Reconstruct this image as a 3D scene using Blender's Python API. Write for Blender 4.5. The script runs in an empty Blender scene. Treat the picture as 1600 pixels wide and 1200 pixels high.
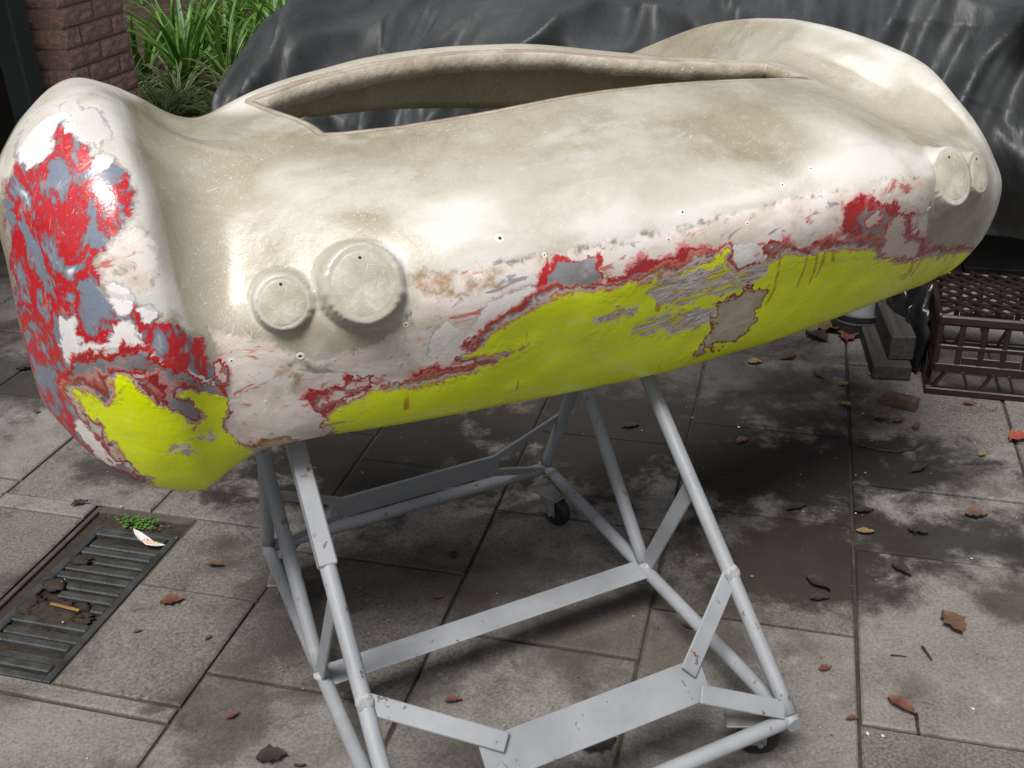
import bpy, bmesh, math, random
import numpy as np
from mathutils import Vector, Matrix, Euler, noise as mnoise

scene = bpy.context.scene
col = scene.collection
R = math.radians

# ------------------------------------------------------------------ camera
CAM_H = 1.6
PITCH, ROLL, FPX = R(28.1), R(-2.0), 1650.0
fw = Vector((0, math.cos(PITCH), -math.sin(PITCH)))
up0 = Vector((0, math.sin(PITCH), math.cos(PITCH)))
rt0 = Vector((1, 0, 0))
rt = rt0 * math.cos(ROLL) + up0 * math.sin(ROLL)
up = -rt0 * math.sin(ROLL) + up0 * math.cos(ROLL)
cam_data = bpy.data.cameras.new('camera')
cam_data.sensor_width = 36.0
cam_data.lens = FPX / 1600 * 36.0
cam_data.clip_start = 0.05
cam_data.clip_end = 400
cam = bpy.data.objects.new('camera', cam_data)
M = Matrix((rt, up, -fw)).transposed().to_4x4()
M.translation = (0, 0, CAM_H)
cam.matrix_world = M
col.objects.link(cam)
scene.camera = cam

# ------------------------------------------------------------------ sky, sun, exposure
SUN_EL, SUN_AZ = R(61), R(203)          # azimuth clockwise from +Y
world = bpy.data.worlds.new('World')
scene.world = world
world.use_nodes = True
wn = world.node_tree.nodes
wl = world.node_tree.links
bg = wn['Background']
sky = wn.new('ShaderNodeTexSky')
sky.sky_type = 'NISHITA'
sky.sun_disc = False
sky.sun_elevation = SUN_EL
sky.sun_rotation = SUN_AZ
sky.air_density = 1.0
sky.dust_density = 3.0
sky.ozone_density = 1.0
hs = wn.new('ShaderNodeHueSaturation')          # thin high cloud: a paler sky than the clear one
hs.inputs['Saturation'].default_value = 0.4
wl.new(sky.outputs[0], hs.inputs['Color'])
wl.new(hs.outputs[0], bg.inputs[0])
bg.inputs[1].default_value = 0.05
sun_d = bpy.data.lights.new('sun', 'SUN')
sun_d.energy = 2.4
sun_d.angle = R(20)
sun_d.color = (1.0, 0.98, 0.95)
sun = bpy.data.objects.new('sun', sun_d)
sd = Vector((math.sin(SUN_AZ) * math.cos(SUN_EL), math.cos(SUN_AZ) * math.cos(SUN_EL), math.sin(SUN_EL)))
sun.rotation_euler = sd.to_track_quat('Z', 'Y').to_euler()
sun.location = (0, 0, 8)
col.objects.link(sun)
vs = scene.view_settings
vs.view_transform = 'Standard'
vs.look = 'None'
vs.exposure = 0.75
vs.gamma = 1.0
vs.use_curve_mapping = False
scene.render.engine = 'CYCLES'
scene.cycles.max_bounces = 6
scene.cycles.diffuse_bounces = 3
scene.cycles.glossy_bounces = 2
scene.cycles.transmission_bounces = 3

# ------------------------------------------------------------------ helpers
YAW = R(15.65)
AX = Vector((math.sin(YAW), math.cos(YAW), 0))     # along the paving joints, away from the camera
BX = Vector((math.cos(YAW), -math.sin(YAW), 0))    # across, to the right
TROT = math.atan2(0.412, 0.911)
TORG = Vector((-0.0544, 1.7189, 0))

def AB(a, b, z=0):
    return AX * a + BX * b + Vector((0, 0, z))

def srgb(r, g, b):
    f = lambda c: (c / 255) / 12.92 if c / 255 <= 0.04045 else ((c / 255 + 0.055) / 1.055) ** 2.4
    return (f(r), f(g), f(b), 1)

def tag(o, label=None, cat=None, group=None, kind=None):
    if label: o['label'] = label
    if cat: o['category'] = cat
    if group: o['group'] = group
    if kind: o['kind'] = kind
    return o

def empty(name, loc=(0, 0, 0), rz=0.0, label=None, cat=None, group=None):
    o = bpy.data.objects.new(name, None)
    o.empty_display_size = 0.05
    o.location = loc
    o.rotation_euler = (0, 0, rz)
    col.objects.link(o)
    return tag(o, label, cat, group)

def link(name, me, mat=None, parent=None, smooth=False):
    if mat is not None and not me.materials:
        me.materials.append(mat)
    if smooth:
        me.polygons.foreach_set('use_smooth', [True] * len(me.polygons))
    o = bpy.data.objects.new(name, me)
    col.objects.link(o)
    if parent is not None:
        o.parent = parent
    return o

def from_bm(name, bm, mat=None, parent=None, smooth=False):
    me = bpy.data.meshes.new(name)
    bm.normal_update()
    bm.to_mesh(me)
    bm.free()
    return link(name, me, mat, parent, smooth)

def from_py(name, v, f, mat=None, parent=None, smooth=False):
    me = bpy.data.meshes.new(name)
    me.from_pydata([tuple(p) for p in v], [], f)
    me.update()
    return link(name, me, mat, parent, smooth)

def box_bm(lo, hi, bev=0.0, bm=None, mtx=None, seg=1):
    b = bmesh.new()
    bmesh.ops.create_cube(b, size=1)
    for v in b.verts:
        v.co = Vector([lo[i] + (v.co[i] + .5) * (hi[i] - lo[i]) for i in range(3)])
    if bev > 0:
        bmesh.ops.bevel(b, geom=b.edges[:], offset=bev, segments=seg, affect='EDGES', profile=0.5)
    if mtx is not None:
        bmesh.ops.transform(b, matrix=mtx, verts=b.verts)
    if bm is None:
        return b
    me = bpy.data.meshes.new('t'); b.to_mesh(me); b.free(); bm.from_mesh(me); bpy.data.meshes.remove(me)
    return bm

def axis_mtx(p, q, roll=Vector((0, 0, 1))):
    p, q = Vector(p), Vector(q)
    z = (q - p).normalized()
    x = roll.cross(z)
    if x.length < 1e-4: x = Vector((1, 0, 0))
    x.normalize()
    y = z.cross(x)
    m = Matrix((x, y, z)).transposed().to_4x4()
    m.translation = p
    return m, (q - p).length

def tube(name, p, q, r, mat, parent, seg=14, wob=0.0):
    m, L = axis_mtx(p, q)
    bm = bmesh.new()
    n = max(2, int(L / 0.04))
    rings = []
    rnd = random.Random(hash((round(p[0], 2), round(p[1], 2), round(q[2], 2))) % 1000)
    for i in range(n + 1):
        z = L * i / n
        ring = []
        for k in range(seg):
            a = 2 * math.pi * k / seg
            rr = r + wob * rnd.uniform(-1, 1)
            ring.append(bm.verts.new((rr * math.cos(a), rr * math.sin(a), z)))
        rings.append(ring)
    for i in range(n):
        for k in range(seg):
            bm.faces.new((rings[i][k], rings[i][(k + 1) % seg], rings[i + 1][(k + 1) % seg], rings[i + 1][k]))
    bm.faces.new(rings[0][::-1]); bm.faces.new(rings[-1])
    bmesh.ops.transform(bm, matrix=m, verts=bm.verts)
    o = from_bm(name, bm, mat, parent, True)
    o.data.polygons[-1].use_smooth = False
    o.data.polygons[-2].use_smooth = False
    return o

def bar(name, p, q, w, t, mat, parent, roll, bev=0.002):
    m, L = axis_mtx(p, q, Vector(roll))
    return from_bm(name, box_bm((-w / 2, -t / 2, 0), (w / 2, t / 2, L), bev, mtx=m), mat, parent)

def lathe(prof, seg=32):
    bm = bmesh.new()
    rings = []
    for r, z in prof:
        if r < 1e-6:
            rings.append([bm.verts.new((0, 0, z))])
        else:
            rings.append([bm.verts.new((r * math.cos(2 * math.pi * k / seg), r * math.sin(2 * math.pi * k / seg), z)) for k in range(seg)])
    for a, b in zip(rings, rings[1:]):
        for k in range(seg):
            k2 = (k + 1) % seg
            if len(a) == 1 and len(b) == 1: continue
            if len(a) == 1: bm.faces.new((a[0], b[k2], b[k]))
            elif len(b) == 1: bm.faces.new((a[k], a[k2], b[0]))
            else: bm.faces.new((a[k], a[k2], b[k2], b[k]))
    bmesh.ops.recalc_face_normals(bm, faces=bm.faces)
    return bm

# ---- node helper
class NT:
    cap = 4.5
    def __init__(s, name, rough=0.6, spec=0.5):
        s.m = bpy.data.materials.new(name)
        s.m.use_nodes = True
        s.n = s.m.node_tree.nodes
        s.l = s.m.node_tree.links
        s.b = s.n['Principled BSDF']
        s.b.inputs['Roughness'].default_value = rough
        s.b.inputs['Specular IOR Level'].default_value = spec
        s.tc = s.n.new('ShaderNodeTexCoord')
    def put(s, sock, v):
        if v is None: return
        if isinstance(v, bpy.types.NodeSocket): s.l.new(v, sock)
        else:
            if sock.type == 'RGBA' and not hasattr(v, '__len__'): v = (v, v, v, 1)
            sock.default_value = v
    def obj(s): return s.tc.outputs['Object']
    def geo(s):
        g = s.n.new('ShaderNodeNewGeometry'); return g.outputs['Position']
    def rnd(s):
        g = s.n.new('ShaderNodeObjectInfo'); return g.outputs['Random']
    def attr(s, name):
        a = s.n.new('ShaderNodeAttribute'); a.attribute_name = name; return a.outputs['Fac']
    def mapping(s, vec, scale=(1, 1, 1), rot=(0, 0, 0), loc=(0, 0, 0)):
        k = s.n.new('ShaderNodeMapping'); s.put(k.inputs['Vector'], vec)
        k.inputs['Scale'].default_value = scale; k.inputs['Rotation'].default_value = rot; k.inputs['Location'].default_value = loc
        return k.outputs[0]
    def aniso(s, vec, scale, rot, loc=(0, 0, 0)):      # turn first, then stretch
        return s.mapping(s.mapping(vec, (1, 1, 1), rot), scale, (0, 0, 0), loc)
    def noise(s, vec, scale, detail=4, rough=0.55, dist=0.0, colr=False):
        k = s.n.new('ShaderNodeTexNoise'); s.put(k.inputs['Vector'], vec)
        k.inputs['Scale'].default_value = scale; k.inputs['Detail'].default_value = min(detail, s.cap)
        k.inputs['Roughness'].default_value = rough; k.inputs['Distortion'].default_value = dist
        return k.outputs['Color' if colr else 'Fac']
    def vor(s, vec, scale, feature='F1', out='Distance'):
        k = s.n.new('ShaderNodeTexVoronoi'); k.feature = feature; s.put(k.inputs['Vector'], vec)
        k.inputs['Scale'].default_value = scale
        return k.outputs[out]
    def math(s, op, a, b=0.0, c=None, clamp=False):
        k = s.n.new('ShaderNodeMath'); k.operation = op; k.use_clamp = clamp
        s.put(k.inputs[0], a); s.put(k.inputs[1], b)
        if c is not None: s.put(k.inputs[2], c)
        return k.outputs[0]
    def step(s, x, lo, hi, a=0.0, b=1.0):
        k = s.n.new('ShaderNodeMapRange'); k.interpolation_type = 'SMOOTHSTEP'
        s.put(k.inputs['Value'], x)
        if lo > hi:
            lo, hi, a, b = hi, lo, b, a
        k.inputs['From Min'].default_value = lo; k.inputs['From Max'].default_value = hi
        k.inputs['To Min'].default_value = a; k.inputs['To Max'].default_value = b
        return k.outputs[0]
    def mix(s, fac, a, b, mode='MIX'):
        k = s.n.new('ShaderNodeMix'); k.data_type = 'RGBA'; k.blend_type = mode
        s.put(k.inputs[0], fac); s.put(k.inputs[6], a); s.put(k.inputs[7], b)
        return k.outputs[2]
    def ramp(s, x, stops, interp='LINEAR'):
        k = s.n.new('ShaderNodeValToRGB'); s.put(k.inputs[0], x)
        r = k.color_ramp; r.interpolation = interp
        while len(r.elements) < len(stops): r.elements.new(0.5)
        for e, (p, c) in zip(r.elements, stops):
            e.position = p; e.color = c
        return k.outputs[0]
    def bump(s, h, strength=0.3, dist=0.01, normal=None):
        k = s.n.new('ShaderNodeBump'); s.put(k.inputs['Height'], h)
        k.inputs['Strength'].default_value = strength; k.inputs['Distance'].default_value = dist
        if normal is not None: s.l.new(normal, k.inputs['Normal'])
        return k.outputs[0]
    def done(s, color=None, rough=None, normal=None, **kw):
        s.put(s.b.inputs['Base Color'], color)
        s.put(s.b.inputs['Roughness'], rough)
        s.put(s.b.inputs['Normal'], normal)
        for k, v in kw.items(): s.put(s.b.inputs[k.replace('_', ' ')], v)
        return s.m

MAT = {}
def simple(name, c, rough=0.6, var=0.25, scale=12, bump=0.15, metallic=0.0, bscale=None, spec=0.5):
    t = NT(name, rough, spec)
    o = t.obj()
    n = t.noise(o, scale, 6)
    c2 = tuple(x * (1 - var) for x in c[:3]) + (1,)
    c3 = tuple(min(1, x * (1 + var)) for x in c[:3]) + (1,)
    cc = t.ramp(n, [(0.3, c2), (0.7, c3)])
    nb = t.noise(o, bscale or scale * 6, 4)
    MAT[name] = t.done(cc, t.step(n, .3, .7, rough * .85, min(1, rough * 1.15)), t.bump(nb, bump, 0.004) if bump else None, Metallic=metallic)
    return MAT[name]

# ------------------------------------------------------------------ materials of the setting
def mat_slab():
    t = NT('paver_concrete', 0.85, 0.35)
    t.cap = 9
    g = t.geo()
    big = t.noise(g, 1.1, 5, .6)
    med = t.noise(g, 6, 8, .65)
    fine = t.noise(g, 140, 5, .7)
    dist = t.noise(t.mapping(g, (1, 1, 1), loc=(3, 7, 0)), 2.6, 9, .62, .6)
    base = t.ramp(med, [(.25, srgb(86, 81, 75)), (.5, srgb(113, 108, 102)), (.75, srgb(135, 130, 124))])
    base = t.mix(t.step(t.rnd(), 0, 1, .0, .7), base, srgb(80, 73, 65))
    base = t.mix(t.step(fine, .38, .75, .0, .45), base, srgb(162, 157, 152))
    base = t.mix(t.step(fine, .45, .28, .0, .55), base, srgb(48, 44, 39))
    # grime blotches with a shape of their own
    base = t.mix(t.step(dist, .47, .66, 0, .8), base, srgb(58, 51, 44))
    d2 = t.noise(t.mapping(g, loc=(11, 2, 0)), 9, 9, .76, .3)
    base = t.mix(t.step(d2, .56, .70, 0, .65), base, srgb(44, 38, 32))
    base = t.mix(t.step(d2, .42, .3, 0, .4), base, srgb(168, 163, 158))
    tn = t.noise(t.mapping(g, (1, 1, 1)), 20, 6, .65)
    base = t.mix(t.step(tn, .6, .75, 0, .35), base, srgb(96, 74, 58))
    def stain_and_shade(cx, cy, rx, ry, ang, amt, colr):
        v = t.mapping(g, (1 / rx, 1 / ry, 0), loc=(0, 0, 0))
        k = t.n.new('ShaderNodeVectorMath'); k.operation = 'SUBTRACT'
        s2 = t.n.new('ShaderNodeVectorMath'); s2.operation = 'SUBTRACT'
        t.put(s2.inputs[0], g); s2.inputs[1].default_value = (cx, cy, 0)
        m2 = t.mapping(s2.outputs[0], (1 / rx, 1 / ry, 0))
        ln = t.n.new('ShaderNodeVectorMath'); ln.operation = 'LENGTH'; t.put(ln.inputs[0], m2)
        d = t.math('ADD', ln.outputs['Value'], t.math('MULTIPLY', t.math('SUBTRACT', t.noise(g, 6, 9, .74, .2), .5), 2.6))
        return t.step(d, 1.05, .45, 0, amt), colr
    for a in STAINS_AND_SHADE:
        f, c = stain_and_shade(*a)
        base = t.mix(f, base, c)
    rough = t.step(dist, .5, .7, .9, .7)
    h = t.math('ADD', t.math('MULTIPLY', fine, .5), t.math('MULTIPLY', t.noise(g, 40, 6, .6), .8))
    h = t.math('ADD', h, t.math('MULTIPLY', med, 1.2))
    return t.done(base, rough, t.bump(h, .5, .004))

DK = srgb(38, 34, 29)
STAINS_AND_SHADE = [(0.86, 2.44, .55, .26, 0, .98, DK), (1.02, 2.10, .55, .14, 0, .92, srgb(38, 34, 30)), (0.66, 2.05, .4, .26, 0, .92, srgb(42, 35, 28)),  # slab stains, plus shade painted on under and behind the car body
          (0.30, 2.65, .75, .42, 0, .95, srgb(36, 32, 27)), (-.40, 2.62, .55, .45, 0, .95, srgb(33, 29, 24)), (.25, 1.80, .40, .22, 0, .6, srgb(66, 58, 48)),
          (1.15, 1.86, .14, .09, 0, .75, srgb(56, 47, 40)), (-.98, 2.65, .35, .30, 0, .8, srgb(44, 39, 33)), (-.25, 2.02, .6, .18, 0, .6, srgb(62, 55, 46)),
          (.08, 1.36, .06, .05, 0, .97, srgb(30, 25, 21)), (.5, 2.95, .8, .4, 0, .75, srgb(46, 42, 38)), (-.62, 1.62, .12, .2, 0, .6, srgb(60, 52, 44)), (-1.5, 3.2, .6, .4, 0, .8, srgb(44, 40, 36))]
MAT['slab'] = mat_slab()

def mat_soil():
    t = NT('soil', 0.95, 0.2)
    g = t.geo()
    n = t.noise(g, 9, 8, .65)
    c = t.ramp(n, [(.3, srgb(34, 28, 22)), (.55, srgb(66, 55, 43)), (.8, srgb(104, 88, 66))])
    return t.done(c, None, t.bump(t.noise(g, 60, 6, .7), .8, .02))
MAT['soil'] = mat_soil()

# ------------------------------------------------------------------ ground and paving
g = from_py('ground', [(-80, -80, -.02), (80, -80, -.02), (80, 120, -.02), (-80, 120, -.02)], [(0, 1, 2, 3)], MAT['soil'])
g['kind'] = 'structure'
DRAIN = (-1.735, -1.435, 1.375, 1.995)      # b0 b1 a0 a1

paving = empty('paving', (0, 0, 0), -YAW)
paving['kind'] = 'structure'
rng = random.Random(4)
COLS = {}
b_edges = [0.231 + 0.4515 * k for k in range(-9, 9)]
SPEC = {0: [.5, 1.06, 1.643, 2.225, 2.52, 2.80, 3.24, 3.7], -1: [.7, 1.30, 1.90, 2.32, 2.76, 3.23, 3.7], -2: [.6, 1.12, 1.726, 2.2, 2.62, 3.06, 3.5],
        -3: [.5, 1.0, 1.48, 1.918, 2.36, 2.82, 3.26], -4: [.45, .9, 1.33, 1.72, 2.12, 2.5, 2.95], -5: [.6, 1.05, 1.5, 1.93, 2.38, 2.84, 3.3]}
def slab_mesh(w, l, rnd):
    b = bmesh.new()
    bmesh.ops.create_cube(b, size=1)
    for v in b.verts:
        v.co = Vector((v.co.x * w, v.co.y * l, -.02 + v.co.z * .04))
    bmesh.ops.bevel(b, geom=[e for e in b.edges if all(v.co.z > -.01 for v in e.verts)], offset=.004, segments=1, affect='EDGES')
    for v in b.verts:
        v.co.x += rnd.uniform(-.0015, .0015); v.co.y += rnd.uniform(-.0015, .0015)
    return b
def subtract(rect, hole):
    x0, x1, y0, y1 = rect; hx0, hx1, hy0, hy1 = hole
    if hx1 <= x0 or hx0 >= x1 or hy1 <= y0 or hy0 >= y1: return [rect]
    out = []
    if y0 < hy0: out.append((x0, x1, y0, hy0))
    if y1 > hy1: out.append((x0, x1, hy1, y1))
    yy0, yy1 = max(y0, hy0), min(y1, hy1)
    if x0 < hx0: out.append((x0, hx0, yy0, yy1))
    if x1 > hx1: out.append((hx1, x1, yy0, yy1))
    return [r for r in out if r[1] - r[0] > .03 and r[3] - r[2] > .03]
for ci, k in enumerate(range(-9, 8)):
    b0, b1 = b_edges[ci], b_edges[ci + 1]
    ed = list(SPEC.get(k, [.5 + rng.uniform(0, .4)]))
    while ed[-1] < 5.4: ed.append(ed[-1] + rng.choice([.44, .45, .46, .45]))
    for a0, a1 in zip(ed, ed[1:]):
        for (x0, x1, y0, y1) in subtract((b0, b1, a0, a1), DRAIN):
            j = .0038
            o = from_bm('paving_slab', slab_mesh(x1 - x0 - 2 * j, y1 - y0 - 2 * j, rng), MAT['slab'], paving)
            o.location = ((x0 + x1) / 2, (y0 + y1) / 2, rng.uniform(-.002, .002))
            o.rotation_euler = (rng.uniform(-.003, .003), rng.uniform(-.003, .003), rng.uniform(-.002, .002))
simple('joint_dirt', srgb(58, 50, 41), .95, .5, 30, .4)
for (x0, x1, y0, y1) in subtract((b_edges[0], b_edges[-1], .3, 5.6), DRAIN):
    from_bm('joint_bed', box_bm((x0, y0, -.06), (x1, y1, -.009)), MAT['joint_dirt'], paving)

# ------------------------------------------------------------------ car body shell on the trolley
NET = [[[-1.0428,0.24,0.7962],[-1.0368,0.17,0.7962],[-0.9831,0.1,0.7259],[-0.9082,0.04,0.6811],[-0.8618,0.08,0.6466],[-0.8379,0.08,0.6506],[-0.7763,0.08,0.6826],[-0.7094,0.05,0.7108],[-0.46,0.0123,0.7093],[-0.32,0.01,0.7017],[-0.14,0.0093,0.6904],[0.04,0.0123,0.6829],[0.22,0.0201,0.683],[0.4,0.0336,0.6892],[0.56,0.0618,0.6869],[0.7,0.107,0.6688],[0.83,0.159,0.6525],[0.8572,0.17,0.6503],[0.9122,0.22,0.6503],[0.9372,0.31,0.6703]],[[-1.0628,0.19,0.7662],[-1.0568,0.12,0.7662],[-1.0031,0.05,0.6959],[-0.9282,-0.01,0.6511],[-0.8618,-0.03,0.6346],[-0.8379,-0.03,0.6386],[-0.7763,-0.03,0.6706],[-0.7094,-0.06,0.6988],[-0.46,-0.0977,0.6973],[-0.32,-0.1,0.6897],[-0.14,-0.1007,0.6784],[0.04,-0.0977,0.6709],[0.22,-0.0899,0.671],[0.4,-0.0764,0.6772],[0.56,-0.0482,0.6749],[0.7,-0.003,0.6568],[0.83,0.049,0.6405],[0.8572,0.06,0.6383],[0.9122,0.11,0.6383],[0.9372,0.2,0.6583]],[[-1.0663,0.18,0.8944],[-1.0603,0.11,0.8944],[-1.0043,-0.0,0.8737],[-0.9376,-0.08,0.8338],[-0.866,-0.1,0.8019],[-0.843,-0.083,0.7926],[-0.785,-0.075,0.796],[-0.7164,-0.11,0.8214],[-0.46,-0.1644,0.826],[-0.32,-0.1708,0.823],[-0.14,-0.1707,0.8218],[0.04,-0.1637,0.8209],[0.22,-0.158,0.8264],[0.4,-0.1489,0.8316],[0.56,-0.1186,0.8179],[0.7,-0.0648,0.7872],[0.83,-0.0069,0.7467],[0.9394,0.04,0.708],[0.9944,0.09,0.708],[1.0194,0.18,0.728]],[[-1.061,0.18,0.9971],[-1.055,0.11,0.9971],[-0.9942,-0.01,1.0079],[-0.9257,-0.09,0.9936],[-0.8545,-0.115,0.9624],[-0.8329,-0.094,0.9435],[-0.7734,-0.075,0.9219],[-0.7111,-0.12,0.937],[-0.46,-0.1945,0.9512],[-0.32,-0.2012,0.9525],[-0.14,-0.2002,0.9544],[0.04,-0.1919,0.9512],[0.22,-0.191,0.9558],[0.4,-0.1869,0.9589],[0.56,-0.1567,0.9445],[0.7,-0.1038,0.9192],[0.83,-0.042,0.8774],[0.9518,0.02,0.8259],[1.0068,0.07,0.8259],[1.0318,0.16,0.8459]],[[-1.0608,0.2,1.0975],[-1.0458,0.13,1.0975],[-0.9827,0.02,1.1289],[-0.911,-0.03,1.1406],[-0.8435,-0.035,1.1277],[-0.8238,0.008,1.0881],[-0.7613,0.012,1.0206],[-0.6812,-0.05,1.026],[-0.46,-0.1445,1.0443],[-0.32,-0.1502,1.0413],[-0.14,-0.1509,1.0368],[0.04,-0.142,1.0283],[0.22,-0.1438,1.0271],[0.4,-0.1493,1.0272],[0.56,-0.1186,1.0071],[0.7,-0.0631,0.9817],[0.83,0.0017,0.9509],[0.9405,0.06,0.9196],[0.9955,0.11,0.8896],[1.0205,0.2,0.7996]],[[-1.0476,0.23,1.137],[-1.0326,0.16,1.167],[-0.9688,0.11,1.2225],[-0.9048,0.1,1.2424],[-0.8477,0.1,1.2225],[-0.8278,0.122,1.1885],[-0.7413,0.115,1.0992],[-0.6347,0.055,1.1118],[-0.46,-0.0197,1.1005],[-0.32,-0.0301,1.0997],[-0.14,-0.032,1.0997],[0.04,-0.0237,1.092],[0.22,-0.0099,1.0824],[0.4,-0.0151,1.0815],[0.56,0.0356,1.05],[0.7,0.106,1.0057],[0.83,0.1345,0.9965],[0.9126,0.15,1.0141],[0.9676,0.2,0.9841],[0.9926,0.29,0.8941]],[[-0.9973,0.34,1.1816],[-0.9823,0.27,1.2116],[-0.9395,0.27,1.2445],[-0.8952,0.28,1.2535],[-0.8455,0.28,1.2352],[-0.8114,0.285,1.2092],[-0.7289,0.25,1.1454],[-0.5256,0.18,1.1381],[-0.46,0.1771,1.1346],[-0.32,0.1686,1.135],[-0.14,0.1585,1.1451],[0.04,0.1603,1.1477],[0.22,0.1788,1.1354],[0.4,0.2116,1.1129],[0.5701,0.25,1.0874],[0.7232,0.29,1.0365],[0.7922,0.288,1.0701],[0.8815,0.31,1.098],[0.9365,0.31,1.068],[0.9615,0.31,0.978]],[[-0.9923,0.57,1.1192],[-0.9773,0.5,1.1492],[-0.9249,0.5,1.1904],[-0.8786,0.5,1.2029],[-0.8239,0.5,1.1824],[-0.7834,0.465,1.1679],[-0.709,0.4,1.1413],[-0.5983,0.38,1.1623],[-0.46,0.4351,1.1734],[-0.32,0.4682,1.1801],[-0.14,0.4809,1.1786],[0.04,0.4808,1.163],[0.22,0.4637,1.133],[0.4,0.442,1.1069],[0.5891,0.42,1.0867],[0.6915,0.46,1.0729],[0.7748,0.55,1.1023],[0.8594,0.68,1.1254],[0.9144,0.68,1.0954],[0.9394,0.68,1.0054]],[[-1.0055,0.82,1.0021],[-0.9905,0.75,1.0321],[-0.9331,0.75,1.0699],[-0.8823,0.75,1.076],[-0.8198,0.75,1.0541],[-0.773,0.6695,1.0696],[-0.6934,0.52,1.099],[-0.5797,0.43,1.169],[-0.46,0.4825,1.1789],[-0.32,0.5188,1.1857],[-0.14,0.5303,1.1839],[0.04,0.5314,1.1691],[0.22,0.5166,1.1391],[0.4,0.4924,1.1103],[0.6197,0.46,1.0839],[0.6925,0.6,1.0496],[0.7735,0.76,1.0618],[0.83,1.02,1.0697],[0.885,1.02,1.0397],[0.91,1.02,0.9497]],[[-1.035,1.02,0.826],[-1.02,0.95,0.856],[-0.958,0.95,0.8905],[-0.9018,0.95,0.8963],[-0.83,0.95,0.8847],[-0.7743,0.8205,0.9388],[-0.6872,0.58,1.0348],[-0.5003,0.5,1.0921],[-0.46,0.514,1.088],[-0.32,0.5533,1.074],[-0.14,0.5692,1.0543],[0.04,0.5721,1.0283],[0.22,0.563,1.0179],[0.4,0.5408,1.0222],[0.662,0.5,1.0228],[0.6553,0.8,0.9742],[0.7282,1.02,0.9529],[0.7881,1.35,0.9384],[0.8431,1.35,0.9084],[0.8681,1.35,0.8184]]]
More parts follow.
